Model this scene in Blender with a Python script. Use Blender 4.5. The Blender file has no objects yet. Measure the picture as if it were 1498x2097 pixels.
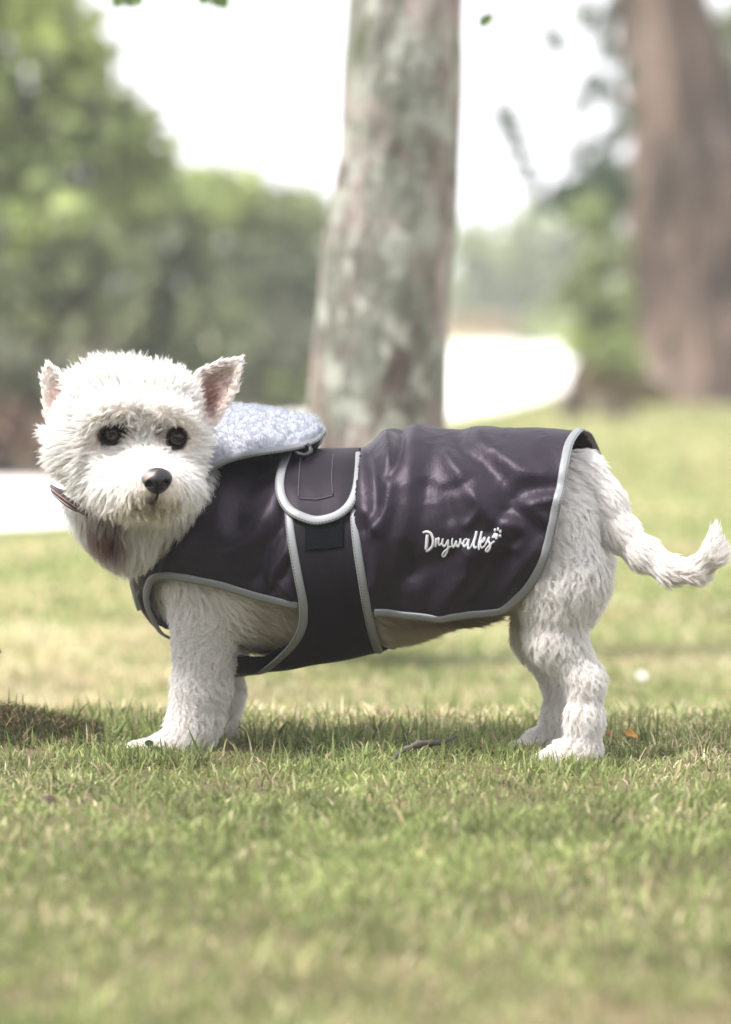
import bpy, math, random
import numpy as np
from mathutils import Vector, kdtree

# ------------------------------------------------------------------ camera, world, sun
scene = bpy.context.scene
W, H, F = 1498.0, 2097.0, 135.0 / 36.0 * 2097.0
CY = -3.5
PITCH = math.atan((1048.5 - 650.0) / F)
_f = np.array([0, math.cos(PITCH), -math.sin(PITCH)])
_u = np.array([0, math.sin(PITCH), math.cos(PITCH)])
_r = np.array([1.0, 0, 0])


def ray(u, v):
    u = np.asarray(u, float)
    v = np.asarray(v, float)
    a = ((u - W / 2) / F)[..., None]
    b = ((v - H / 2) / F)[..., None]
    return _f + a * _r - b * _u


_d0 = ray(749, 1555)
CZ = float(-3.5 / _d0[1] * _d0[2])
CAM = np.array([0, CY, CZ])


def P(u, v, y):
    """world point at depth y that the camera sees at pixel (u, v) of the photograph"""
    d = ray(u, v)
    t = (np.asarray(y, float) - CY) / d[..., 1]
    return CAM + d * t[..., None]


def proj(p):
    q = np.asarray(p, float) - CAM
    zf = q @ _f
    return np.stack([W / 2 + F * (q @ _r) / zf, H / 2 - F * (q @ _u) / zf], -1)


camd = bpy.data.cameras.new('camera')
cam = bpy.data.objects.new('camera', camd)
scene.collection.objects.link(cam)
scene.camera = cam
cam.location = CAM
cam.rotation_euler = (math.radians(90) - PITCH, 0, 0)
camd.sensor_fit = 'VERTICAL'
camd.sensor_height = 36
camd.sensor_width = 24
camd.lens = 135
camd.clip_start = 0.05
camd.clip_end = 3000
camd.dof.use_dof = True
camd.dof.focus_distance = 3.50
camd.dof.aperture_fstop = 4.3
camd.dof.aperture_blades = 0

SUN_EL, SUN_DIR = math.radians(56), Vector((-0.68, -0.36, 0.0))
world = bpy.data.worlds.new('World')
scene.world = world
world.use_nodes = True
wn = world.node_tree
wn.nodes.clear()
wo = wn.nodes.new('ShaderNodeOutputWorld')
bg = wn.nodes.new('ShaderNodeBackground')
sky = wn.nodes.new('ShaderNodeTexSky')
sky.sky_type = 'NISHITA'
sky.sun_disc = False
sky.sun_elevation = SUN_EL
sky.sun_rotation = math.atan2(SUN_DIR.x, SUN_DIR.y)
sky.air_density = 1.0
sky.dust_density = 3.0
# a thin bright overcast: the blue sky veiled by white cloud
mixc = wn.nodes.new('ShaderNodeMix')
mixc.data_type = 'RGBA'
mixc.inputs['Factor'].default_value = 0.93
mixc.inputs['B'].default_value = (8.3, 8.3, 8.75, 1)
wn.links.new(sky.outputs[0], mixc.inputs['A'])
wn.links.new(mixc.outputs['Result'], bg.inputs[0])
bg.inputs[1].default_value = 0.1
wn.links.new(bg.outputs[0], wo.inputs[0])

sund = bpy.data.lights.new('sun', 'SUN')
sund.energy = 3.0
sund.angle = math.radians(10)
sund.color = (1.0, 0.955, 0.90)
sun = bpy.data.objects.new('sun', sund)
scene.collection.objects.link(sun)
sv = SUN_DIR.normalized() * math.cos(SUN_EL) + Vector((0, 0, math.sin(SUN_EL)))
sun.rotation_euler = sv.to_track_quat('Z', 'Y').to_euler()

vs = scene.view_settings
vs.view_transform = 'Standard'
vs.look = 'None'
vs.exposure = 1.30
vs.gamma = 1
vs.use_curve_mapping = False
scene.render.engine = 'CYCLES'
scene.cycles.max_bounces = 8
scene.cycles.diffuse_bounces = 4
scene.cycles.transparent_max_bounces = 8
scene.cycles.use_denoising = True
try:
    scene.cycles_curves.shape = 'RIBBONS'
except Exception:
    pass

rng = np.random.default_rng(7)
random.seed(7)
COL = scene.collection


# ------------------------------------------------------------------ helpers
def tag(o, label=None, cat=None, group=None, kind=None):
    if label: o['label'] = label
    if cat: o['category'] = cat
    if group: o['group'] = group
    if kind: o['kind'] = kind
    return o


def empty(name, loc=(0, 0, 0)):
    o = bpy.data.objects.new(name, None)
    o.location = loc
    COL.objects.link(o)
    o.empty_display_size = 0.05
    return o


def mesh_from(name, verts, faces, mat=None, parent=None, smooth=True, cols=None, uvs=None):
    """faces: (n,3) or (n,4) int array, or a list of such arrays"""
    me = bpy.data.meshes.new(name)
    verts = np.asarray(verts, np.float32)
    if not isinstance(faces, (list, tuple)):
        faces = [faces]
    faces = [np.asarray(f, np.int32) for f in faces if len(f)]
    tot = np.concatenate([f.ravel() for f in faces])
    sizes = np.concatenate([np.full(len(f), f.shape[1], np.int32) for f in faces])
    me.vertices.add(len(verts))
    me.vertices.foreach_set('co', verts.ravel())
    me.loops.add(len(tot))
    me.loops.foreach_set('vertex_index', tot)
    me.polygons.add(len(sizes))
    st = np.zeros(len(sizes), np.int32)
    st[1:] = np.cumsum(sizes)[:-1]
    me.polygons.foreach_set('loop_start', st)
    me.polygons.foreach_set('use_smooth', np.full(len(sizes), smooth))
    if cols is not None:
        c = np.ones((len(verts), 4), np.float32)
        c[:, :3] = cols
        at = me.attributes.new('tint', 'FLOAT_COLOR', 'POINT')
        at.data.foreach_set('color', c.ravel())
    if uvs is not None:
        uv = me.uv_layers.new(name='UVMap')
        uv.data.foreach_set('uv', np.asarray(uvs, np.float32)[tot].ravel())
    me.update(calc_edges=True)
    me.validate()
    if mat: me.materials.append(mat)
    o = bpy.data.objects.new(name, me)
    COL.objects.link(o)
    if parent is not None:
        o.parent = parent
        o.matrix_parent_inverse = parent.matrix_basis.inverted()
    return o


def mat_new(name):
    m = bpy.data.materials.new(name)
    m.use_nodes = True
    return m, m.node_tree, m.node_tree.nodes['Principled BSDF']


def node(nt, t, **kw):
    n = nt.nodes.new(t)
    for k, v in kw.items():
        if k in n.inputs.keys():
            n.inputs[k].default_value = v
        else:
            setattr(n, k, v)
    return n


def L(nt, a, b):
    nt.links.new(a, b)


def ramp(nt, src, stops):
    r = nt.nodes.new('ShaderNodeValToRGB')
    e = r.color_ramp.elements
    while len(e) < len(stops): e.new(0.5)
    for i, (p, c) in enumerate(stops):
        e[i].position = p
        e[i].color = (*c, 1) if len(c) == 3 else c
    L(nt, src, r.inputs[0])
    return r


def simple_mat(name, col, rough=0.6, spec=0.4, noise=None, bump=0, bscale=300, **kw):
    m, nt, b = mat_new(name)
    b.inputs['Base Color'].default_value = (*col, 1)
    b.inputs['Roughness'].default_value = rough
    b.inputs['Specular IOR Level'].default_value = spec
    for k, v in kw.items():
        b.inputs[k.replace('_', ' ')].default_value = v
    tc = node(nt, 'ShaderNodeTexCoord')
    if noise:
        n = node(nt, 'ShaderNodeTexNoise', Scale=noise[0], Detail=4.0)
        L(nt, tc.outputs['Object'], n.inputs['Vector'])
        r = ramp(nt, n.outputs['Fac'], [(0.3, tuple(c * noise[1] for c in col)), (0.7, tuple(c * noise[2] for c in col))])
        L(nt, r.outputs[0], b.inputs['Base Color'])
    if bump:
        n2 = node(nt, 'ShaderNodeTexNoise', Scale=bscale, Detail=3.0)
        L(nt, tc.outputs['Object'], n2.inputs['Vector'])
        bp = node(nt, 'ShaderNodeBump', Strength=bump, Distance=0.001)
        L(nt, n2.outputs['Fac'], bp.inputs['Height'])
        L(nt, bp.outputs[0], b.inputs['Normal'])
    return m


def tint_mat(name, rough=0.6, translucent=0.3, spec=0.3, sat=1.0):
    """per-vertex natural colour (leaf, blade), partly translucent"""
    m, nt, b = mat_new(name)
    at = node(nt, 'ShaderNodeAttribute', attribute_name='tint')
    L(nt, at.outputs['Color'], b.inputs['Base Color'])
    b.inputs['Roughness'].default_value = rough
    b.inputs['Specular IOR Level'].default_value = spec
    if translucent:
        tr = node(nt, 'ShaderNodeBsdfTranslucent')
        L(nt, at.outputs['Color'], tr.inputs[0])
        mx = node(nt, 'ShaderNodeMixShader')
        mx.inputs[0].default_value = translucent
        L(nt, b.outputs[0], mx.inputs[1])
        L(nt, tr.outputs[0], mx.inputs[2])
        L(nt, mx.outputs[0], nt.nodes['Material Output'].inputs['Surface'])
    return m


# value noise, vectorised
_perm = np.random.default_rng(3).permutation(512)


def _hash(ix, iy, iz):
    h = _perm[(ix) & 511]
    h = _perm[(h + iy) & 511]
    h = _perm[(h + iz) & 511]
    return h / 511.0


def vnoise(p):
    p = np.asarray(p, float)
    i = np.floor(p).astype(int)
    f = p - i
    f = f * f * (3 - 2 * f)
    out = 0
    for dx in (0, 1):
        wx = f[..., 0] if dx else 1 - f[..., 0]
        for dy in (0, 1):
            wy = f[..., 1] if dy else 1 - f[..., 1]
            for dz in (0, 1):
                wz = f[..., 2] if dz else 1 - f[..., 2]
                out = out + wx * wy * wz * _hash(i[..., 0] + dx, i[..., 1] + dy, i[..., 2] + dz)
    return out * 2 - 1


def fbm(p, o=4):
    p = np.asarray(p, float)
    s, a, t = 0, 1.0, 0
    for k in range(o):
        s = s + a * vnoise(p * 2 ** k + 17.3 * k)
        t += a
        a *= 0.5
    return s / t


def norm(v):
    return v / np.maximum(np.linalg.norm(v, axis=-1, keepdims=True), 1e-9)


def sstep(a, b, x):
    t = np.clip((x - a) / (b - a), 0, 1)
    return t * t * (3 - 2 * t)


def catmull(pts, n):
    """smooth polyline of n points through the control points (any dimension)"""
    pts = np.asarray(pts, float)
    a = np.vstack([2 * pts[0] - pts[1], pts, 2 * pts[-1] - pts[-2]])
    seg = len(pts) - 1
    # even spacing by chord
    out = []
    for i in range(seg):
        p0, p1, p2, p3 = a[i], a[i + 1], a[i + 2], a[i + 3]
        for t in np.linspace(0, 1, 24, endpoint=False):
            out.append(0.5 * ((2 * p1) + (-p0 + p2) * t + (2 * p0 - 5 * p1 + 4 * p2 - p3) * t * t + (-p0 + 3 * p1 - 3 * p2 + p3) * t ** 3))
    out.append(pts[-1])
    out = np.array(out)
    d = np.r_[0, np.cumsum(np.linalg.norm(np.diff(out, axis=0), axis=1))]
    s = np.linspace(0, d[-1], n)
    return np.stack([np.interp(s, d, out[:, k]) for k in range(out.shape[1])], 1)


def tube(pts, rad, ns=8, nrm=None, flat=1.0, cap=True):
    """swept tube; with nrm (surface normals) and flat<1 it becomes a flat ribbon lying on the surface"""
    pts = np.asarray(pts, float)
    n = len(pts)
    rad = np.broadcast_to(np.asarray(rad, float), (n,))
    t = norm(np.gradient(pts, axis=0))
    if nrm is None:
        ref = np.array([0.3, 0.2, 1.0])
        b = norm(np.cross(t, ref))
        for i in range(1, n):
            b[i] = b[i - 1] - t[i] * np.dot(t[i], b[i - 1])
            b[i] /= max(np.linalg.norm(b[i]), 1e-9)
        nr = norm(np.cross(b, t))
    else:
        b = norm(np.cross(t, nrm))
        nr = norm(np.cross(b, t))
    ang = np.linspace(0, 2 * math.pi, ns, endpoint=False)
    ca, sa = np.cos(ang), np.sin(ang)
    if flat < 1:
        ca = np.sign(ca) * np.abs(ca) ** 0.7
    v = pts[:, None] + rad[:, None, None] * (b[:, None] * ca[None, :, None] + flat * nr[:, None] * sa[None, :, None])
    v = v.reshape(-1, 3)
    i = np.arange(n - 1)[:, None] * ns
    j = np.arange(ns)[None]
    jn = (j + 1) % ns
    f = np.stack([i + j, i + jn, i + ns + jn, i + ns + j], -1).reshape(-1, 4)
    s = np.r_[0, np.cumsum(np.linalg.norm(np.diff(pts, axis=0), axis=1))]
    uv = np.stack([np.repeat(s, ns), np.tile(ca * 0.5 + 0.5, n)], -1)
    fs = [f]
    if cap:
        v = np.vstack([v, pts[0], pts[-1]])
        uv = np.vstack([uv, uv[0], uv[-1]])
        k = n * ns
        jj = np.arange(ns)
        fs.append(np.stack([np.full(ns, k), (jj + 1) % ns, jj], -1))
        fs.append(np.stack([np.full(ns, k + 1), (n - 1) * ns + jj, (n - 1) * ns + (jj + 1) % ns], -1))
    return v, fs, uv


def merge(parts):
    """parts: list of (verts, [faces...], uv)"""
    V, FS, U, o = [], [], [], 0
    for p in parts:
        V.append(p[0]); U.append(p[2] if len(p) > 2 and p[2] is not None else np.zeros((len(p[0]), 2)))
        for f in (p[1] if isinstance(p[1], list) else [p[1]]):
            FS.append(np.asarray(f) + o)
        o += len(p[0])
    return np.vstack(V), FS, np.vstack(U)


def surface_nets(fn, lo, hi, h, chunk=48):
    lo, hi = np.asarray(lo, float), np.asarray(hi, float)
    n = np.ceil((hi - lo) / h).astype(int) + 1
    ys = lo[1] + np.arange(n[1]) * h
    zs = lo[2] + np.arange(n[2]) * h
    V = np.empty(n, np.float32)
    for i0 in range(0, n[0], chunk):
        xs = lo[0] + np.arange(i0, min(n[0], i0 + chunk)) * h
        g = np.stack(np.meshgrid(xs, ys, zs, indexing='ij'), -1).reshape(-1, 3).astype(np.float32)
        V[i0:i0 + len(xs)] = fn(g).reshape(len(xs), n[1], n[2])
    S = V < 0
    c = np.zeros(tuple(n - 1), np.int8)
    for a in (0, 1):
        for b in (0, 1):
            for d in (0, 1):
                c += S[a:n[0] - 1 + a, b:n[1] - 1 + b, d:n[2] - 1 + d]
    act = (c > 0) & (c < 8)
    idx = -np.ones(act.shape, np.int64)
    cells = np.argwhere(act)
    idx[act] = np.arange(len(cells))
    acc = np.zeros((len(cells), 3)); cnt = np.zeros(len(cells))
    corners = [(0, 0, 0), (1, 0, 0), (0, 1, 0), (1, 1, 0), (0, 0, 1), (1, 0, 1), (0, 1, 1), (1, 1, 1)]
    for a in range(8):
        for b in range(a + 1, 8):
            ca, cb = np.array(corners[a]), np.array(corners[b])
            if np.abs(ca - cb).sum() != 1: continue
            va = V[tuple((cells + ca).T)]; vb = V[tuple((cells + cb).T)]
            m = (va < 0) != (vb < 0)
            t = va / np.where(m, va - vb, 1)
            pt = ca + (cb - ca) * t[:, None]
            acc[m] += pt[m]; cnt[m] += 1
    verts = lo + (cells + acc / cnt[:, None]) * h
    quads = []
    for ax in range(3):
        o1, o2 = [k for k in range(3) if k != ax]
        sl0 = [slice(1, -1)] * 3; sl1 = [slice(1, -1)] * 3
        sl0[ax] = slice(0, -1); sl1[ax] = slice(1, None)
        A, B = S[tuple(sl0)], S[tuple(sl1)]
        e = np.argwhere(A != B)
        off = np.ones(3, int); off[ax] = 0
        e = e + off
        ins = S[tuple(e.T)]
        d1 = np.zeros(3, int); d1[o1] = 1
        d2 = np.zeros(3, int); d2[o2] = 1
        q = np.stack([idx[tuple((e - d1 - d2).T)], idx[tuple((e - d2).T)], idx[tuple(e.T)], idx[tuple((e - d1).T)]], -1)
        flip = ins if ax != 1 else ~ins
        q[~flip] = q[~flip][:, ::-1]
        quads.append(q)
    return verts, np.vstack(quads)


# ------------------------------------------------------------------ ground
def hump(x, y):
    return 0.027 * np.exp(-(((x + 0.41) / 0.135) ** 2) ** 1.5 - ((y - 0.18) / 0.085) ** 2)


def gz(x, y):
    x = np.asarray(x, float); y = np.asarray(y, float)
    crest = -0.115 * sstep(0.30, 1.15, y)
    far = 0.0
    bump = 0.006 * fbm(np.stack([x * 3, y * 3, x * 0], -1), 2) * sstep(0.5, 0.9, np.abs(y) + np.abs(x) * 0.6 + 0.15)
    left = 0.0
    # raised mossy hump at the left edge, beside the front paw
    m = hump(x, y)
    bank = 0.25 * sstep(9, 30, y)*sstep(0.2, 3.0, x - 0.08*y)
    return crest + bump + m + bank + far + left


def Gp(u, v):
    """ground point seen at pixel (u, v)"""
    d = ray(u, v)
    t = np.linspace(1.5, 120, 12000)
    p = CAM + d * t[:, None]
    below = p[:, 2] < gz(p[:, 0], p[:, 1])
    k = np.argmax(below) if below.any() else len(t) - 1
    return p[k]


def pip(poly, pts):
    poly = np.asarray(poly, float); pts = np.asarray(pts, float)
    x, y = pts[:, 0], pts[:, 1]
    ins = np.zeros(len(pts), bool)
    j = len(poly) - 1
    for i in range(len(poly)):
        xi, yi = poly[i]; xj, yj = poly[j]
        c = ((yi > y) != (yj > y)) & (x < (xj - xi) * (y - yi) / (yj - yi + 1e-12) + xi)
        ins ^= c
        j = i
    return ins


def poly_d(poly, pts):
    """signed distance to a closed polygon, negative inside"""
    poly = np.asarray(poly, float)
    best = np.full(len(pts), 1e9)
    for i in range(len(poly)):
        a, b = poly[i - 1], poly[i]
        ab = b - a
        t = np.clip(((pts - a) @ ab) / (ab @ ab + 1e-12), 0, 1)
        best = np.minimum(best, np.linalg.norm(pts - (a + t[:, None] * ab), axis=1))
    return np.where(pip(poly, pts), -best, best)


def line_d(line, pts):
    best = np.full(len(pts), 1e9)
    for i in range(1, len(line)):
        a, b = np.asarray(line[i - 1], float), np.asarray(line[i], float)
        ab = b - a
        t = np.clip(((pts - a) @ ab) / (ab @ ab + 1e-12), 0, 1)
        best = np.minimum(best, np.linalg.norm(pts - (a + t[:, None] * ab), axis=1))
    return best


def build_ground():
    xs = np.r_[-400, -150, -60, -30, -16, np.linspace(-9, -1.3, 30), np.linspace(-1.2, 1.2, 130), np.linspace(1.3, 9, 30), 16, 30, 60, 150, 400]
    ys = np.r_[-60, -20, -8, np.linspace(-4, -1.8, 10), np.linspace(-1.7, 1.6, 170), np.linspace(1.65, 8, 60), np.linspace(8.5, 40, 50), 60, 100, 200, 500, 1200]
    X, Y = np.meshgrid(xs, ys, indexing='ij')
    Z = gz(X, Y)
    v = np.stack([X, Y, Z], -1).reshape(-1, 3)
    ny = len(ys)
    i = np.arange(len(xs) - 1)[:, None] * ny + np.arange(ny - 1)[None]
    f = np.stack([i, i + ny, i + ny + 1, i + 1], -1).reshape(-1, 4)
    m, nt, b = mat_new('lawn_soil')
    tc = node(nt, 'ShaderNodeTexCoord')
    n1 = node(nt, 'ShaderNodeTexNoise', Scale=3.0, Detail=8.0, Roughness=0.65)
    L(nt, tc.outputs['Object'], n1.inputs['Vector'])
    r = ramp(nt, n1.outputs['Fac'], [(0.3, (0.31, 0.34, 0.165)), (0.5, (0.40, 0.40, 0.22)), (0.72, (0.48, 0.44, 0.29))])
    # bare thatch shows between the blades close by; farther off the sward closes up, coloured brighter for full sun
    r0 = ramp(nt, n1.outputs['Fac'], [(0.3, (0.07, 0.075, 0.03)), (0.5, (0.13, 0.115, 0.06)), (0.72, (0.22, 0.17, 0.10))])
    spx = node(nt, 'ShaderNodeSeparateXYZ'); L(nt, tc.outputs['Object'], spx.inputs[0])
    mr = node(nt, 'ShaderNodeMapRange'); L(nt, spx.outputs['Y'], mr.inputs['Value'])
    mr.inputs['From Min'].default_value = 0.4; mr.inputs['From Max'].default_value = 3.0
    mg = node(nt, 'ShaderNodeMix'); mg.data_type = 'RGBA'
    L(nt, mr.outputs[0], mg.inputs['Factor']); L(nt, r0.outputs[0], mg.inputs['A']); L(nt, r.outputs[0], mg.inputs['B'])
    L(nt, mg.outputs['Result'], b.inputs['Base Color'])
    b.inputs['Roughness'].default_value = 0.95
    b.inputs['Specular IOR Level'].default_value = 0.1
    n2 = node(nt, 'ShaderNodeTexNoise', Scale=160.0, Detail=6.0)
    L(nt, tc.outputs['Object'], n2.inputs['Vector'])
    bp = node(nt, 'ShaderNodeBump', Strength=0.9, Distance=0.01)
    L(nt, n2.outputs['Fac'], bp.inputs['Height'])
    L(nt, bp.outputs[0], b.inputs['Normal'])
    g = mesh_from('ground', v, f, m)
    g['kind'] = 'structure'


build_ground()

# pale gravel path, winding from the left foreground to the far right
PATH_PX_TOP = [(-420, 985), (-200, 982), (0, 975), (150, 968), (330, 925), (520, 880), (660, 815), (780, 745), (920, 712), (1060, 706), (1150, 712), (1195, 725)]
PATH_PX_BOT = [(1208, 752), (1180, 785), (1120, 815), (1030, 842), (920, 862), (800, 905), (600, 980), (420, 1045), (150, 1082), (0, 1092), (-200, 1108), (-420, 1120)]
top3 = np.array([Gp(*p) for p in catmull(PATH_PX_TOP, 60)])
bot3 = np.array([Gp(*p) for p in catmull(PATH_PX_BOT[::-1], 60)])


def build_path():
    rows = 9
    V = []
    for i in range(60):
        for k in range(rows):
            p = top3[i] * (1 - k / (rows - 1)) + bot3[i] * k / (rows - 1)
            V.append((p[0], p[1], float(gz(p[0], p[1])) + 0.012))
    i = np.arange(59)[:, None] * rows + np.arange(rows - 1)[None]
    f = np.stack([i, i + rows, i + rows + 1, i + 1], -1).reshape(-1, 4)
    m = simple_mat('pale_gravel', (0.86, 0.83, 0.79), 0.9, 0.2, noise=(40, 0.93, 1.04), bump=0.4, bscale=90)
    o = mesh_from('path', V, f[:, ::-1], m)
    o['kind'] = 'structure'


build_path()
path_poly = np.vstack([top3[:, :2], bot3[::-1, :2]])


# ------------------------------------------------------------------ grass
def blades(n, xr, yr, hmin, hmax, wid, segs, dens=None, wedge=None, straw=0.35, seed=1, lie=0.6, avoid_path=True, pts=None, gain=1.0, mo=1.0):
    r = np.random.default_rng(seed)
    if pts is None:
        x = r.uniform(*xr, n); y = r.uniform(*yr, n)
        if wedge is not None:
            half = wedge * (y - CY) * 0.0952 + 0.12
            x = r.uniform(-1, 1, n) * half
    else:
        x, y = pts
    cl = fbm(np.stack([x * 9, y * 9, x * 0 + seed], -1), 3)
    keep = r.uniform(0, 1, len(x)) < np.clip(0.72 + 0.9 * cl, 0.16, 1)
    if pts is None:
        keep &= hump(x, y) < 0.004
    if avoid_path:
        keep &= ~pip(path_poly, np.stack([x, y], -1))
    x, y = x[keep], y[keep]; cl = cl[keep]; n = len(x)
    z = gz(x, y) - 0.002
    h = (hmin + (hmax - hmin) * r.beta(1.8, 2.6, n)) * (1 + 0.35 * cl)
    az = r.uniform(0, 2 * math.pi, n)
    dirx, diry = np.cos(az), np.sin(az)
    bend = np.abs(r.normal(lie, 0.40, n))
    w = wid * r.uniform(0.55, 1.3, n)
    rot = r.uniform(0, 2 * math.pi, n)
    wx, wy = np.cos(rot), np.sin(rot)
    V = np.zeros((n, segs * 2 + 1, 3))
    ang0 = bend * 0.35
    px, py, pz = x.copy(), y.copy(), z.copy()
    seg = h / segs
    for k in range(segs + 1):
        t = k / segs
        ww = w * (1 - 0.75 * t ** 1.5) * 0.5
        if k < segs:
            V[:, 2 * k] = np.stack([px - wx * ww, py - wy * ww, pz], -1)
            V[:, 2 * k + 1] = np.stack([px + wx * ww, py + wy * ww, pz], -1)
        else:
            V[:, 2 * k] = np.stack([px, py, pz], -1)
        a = np.minimum(ang0 + bend * 1.5 * t, 1.75)
        px = px + np.sin(a) * dirx * seg
        py = py + np.sin(a) * diry * seg
        pz = pz + np.cos(a) * seg
    nv = segs * 2 + 1
    base = (np.arange(n) * nv)[:, None]
    q = []
    for k in range(segs - 1):
        q.append(base + np.array([[2 * k, 2 * k + 1, 2 * k + 3, 2 * k + 2]]))
    t3 = base + np.array([[2 * segs - 2, 2 * segs - 1, 2 * segs]])
    patch = fbm(np.stack([x * 2.2, y * 2.2, x * 0 + 5], -1), 3)
    left_dry = 0.45 * np.exp(-((x + 0.30) / 0.16) ** 2 - ((y + 0.12) / 0.16) ** 2) + 0.5 * np.exp(-((x - 0.26) / 0.12) ** 2 - ((y + 0.42) / 0.10) ** 2)
    s = r.uniform(0, 1, n) < np.clip(straw + 0.8 * patch + left_dry - 0.22 * sstep(-0.55, -0.95, y), 0.04, 0.92)
    hue = r.uniform(0, 1, n)[:, None]
    green = (1 - hue) * np.array([0.125, 0.17, 0.05]) + hue * np.array([0.28, 0.31, 0.125])
    dry = (1 - hue) * np.array([0.38, 0.29, 0.17]) + hue * np.array([0.60, 0.54, 0.36])
    mott = 1 + 0.50 * mo * fbm(np.stack([x * 26, y * 26, x * 0 + 9], -1), 2) + 0.25 * fbm(np.stack([x * 6, y * 6, x * 0 + 2], -1), 2)
    c = np.where(s[:, None], dry, green) * (r.uniform(0.72, 1.2, n) * np.clip(mott, 0.45, 1.5))[:, None]
    cols = np.repeat(c[:, None], nv, 1)
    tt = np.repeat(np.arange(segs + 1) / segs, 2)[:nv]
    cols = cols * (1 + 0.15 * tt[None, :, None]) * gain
    return V.reshape(-1, 3), (np.vstack(q) if q else np.zeros((0, 4), int)), t3, cols.reshape(-1, 3)


grass_mat = tint_mat('grass_blade', 0.55, 0.35, 0.25)


def add_grass(name, sets, label):
    V, Q, T, C, o = [], [], [], [], 0
    for s in sets:
        V.append(s[0]); C.append(s[3])
        if len(s[1]): Q.append(s[1] + o)
        T.append(s[2] + o)
        o += len(s[0])
    fs = ([np.vstack(Q)] if Q else []) + [np.vstack(T)]
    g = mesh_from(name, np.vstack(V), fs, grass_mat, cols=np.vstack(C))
    tag(g, label, 'grass', kind='stuff')
    return g


add_grass('short_grass', [
    blades(130000, (-0.62, 0.62), (-1.55, 0.42), 0.006, 0.022, 0.0019, 3, seed=2, straw=0.22, lie=1.0, gain=1.12),
    blades(7500, (-0.62, 0.62), (-1.55, 0.40), 0.014, 0.032, 0.0026, 3, seed=3, straw=0.15, lie=0.7, gain=1.1),
    blades(420, (-0.235, -0.14), (-0.075, -0.015), 0.010, 0.026, 0.0020, 3, seed=44, straw=0.1, lie=0.6),
    blades(420, (0.14, 0.235), (-0.13, -0.055), 0.010, 0.026, 0.0020, 3, seed=45, straw=0.2, lie=0.6),
    blades(200, (0.12, 0.17), (0.0, 0.03), 0.010, 0.024, 0.0020, 3, seed=46, straw=0.2, lie=0.6),
    blades(1500, (-0.40, 0.5), (0.10, 0.30), 0.014, 0.038, 0.0024, 3, seed=4, straw=0.05, lie=0.4),
], 'mown lawn of short green and straw-coloured blades in front of and under the dog')
add_grass('lawn_grass', [  # gain raises these blade colours to stand in for full sun
    blades(80000, (-1, 1), (0.40, 3.2), 0.010, 0.030, 0.0040, 2, wedge=1.5, seed=5, straw=0.34, lie=1.0, gain=1.2, mo=0.4),
    blades(90000, (-1, 1), (3.0, 9), 0.012, 0.032, 0.009, 2, wedge=1.5, seed=6, straw=0.38, lie=1.0, gain=1.3, mo=0.3),
    blades(70000, (-1, 1), (8.5, 27), 0.02, 0.045, 0.022, 1, wedge=1.5, seed=7, straw=0.38, lie=1.0, gain=1.3, mo=0.2),
], 'blurred sunlit lawn stretching away behind the dog to the pale path')

# ------------------------------------------------------------------ the dog: one implicit body
PXM = 1.0 / 2247.0


def ymid(x):
    """depth of the dog's plane of symmetry: its rump is a little nearer the camera than its chest"""
    return 0.03 - 0.297 * (np.asarray(x, float) - 0.19)


NSAG = norm(np.array([-0.297, -1.0, 0.0]) * -1)   # pointing away from the camera


def D(u, v, off=0.0):
    y = 0.05
    for _ in range(6):
        p = P(u, v, y)
        y = float(ymid(p[0])) + off
    return P(u, v, y)


def mirror(p):
    d = (p[..., 1] - ymid(p[..., 0])) * NSAG[1]
    return p - 2 * d[..., None] * NSAG


class Prim:
    __slots__ = ('a', 'b', 'ra', 'rb', 'flow', 'len', 'wave', 'k', 'lift', 'tag')

    def __init__(s, a, b, ra, rb, flow=(0, 0, -1), ln=0.016, wave=0.5, k=0.02, lift=0.35, tagn=''):
        s.a, s.b, s.ra, s.rb = np.array(a), np.array(b), ra * PXM, rb * PXM
        s.flow = norm(np.array(flow, float)); s.len = ln; s.wave = wave; s.k = k; s.lift = lift; s.tag = tagn

    def d(s, p):
        ab = s.b - s.a
        t = np.clip(((p - s.a) @ ab) / max(ab @ ab, 1e-9), 0, 1)
        return np.linalg.norm(p - (s.a + t[..., None] * ab), axis=-1) - (s.ra + (s.rb - s.ra) * t)


def chain(pts, flow=None, **kw):
    out = []
    for (u0, v0, o0, r0), (u1, v1, o1, r1) in zip(pts[:-1], pts[1:]):
        a, b = D(u0, v0, o0), D(u1, v1, o1)
        out.append(Prim(a, b, r0, r1, flow=(b - a) if flow is None else flow, **kw))
    return out


def smin(a, b, k):
    h = np.clip(0.5 + 0.5 * (b - a) / k, 0, 1)
    return b + (a - b) * h - k * h * (1 - h)


YH = -0.005    # depth of the head's middle
torso = chain([(425, 1150, 0, 138), (510, 1140, 0, 186), (650, 1138, 0, 184), (800, 1128, 0, 180), (950, 1098, 0, 168),
               (1080, 1068, 0, 146), (1122, 1035, 0, 116)], flow=(0.85, 0, -0.5), ln=0.017, wave=0.3, k=0.016, lift=0.25)
neck = [Prim(D(430, 1080, 0), P(290, 985, 0.045), 120, 92, (-.2, -.2, -1), 0.018, 0.3, 0.03, 0.4),
        Prim(P(296, 1005, 0.055), P(256, 1072, 0.050), 82, 58, (0.1, -.1, -1), 0.022, 0.3, 0.02, 0.4, 'throat'),
        Prim(P(205, 1056, 0.055), P(262, 1092, 0.048), 40, 48, (0.1, -.1, -1), 0.020, 0.3, 0.02, 0.4, 'throat'),
        Prim(P(180, 1030, 0.05), P(262, 1108, 0.055), 30, 36, (0.1, -.1, -1), 0.020, 0.3, 0.02, 0.4, 'throat')]
legs = []
DN = (0.05, 0, -1)
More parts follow.
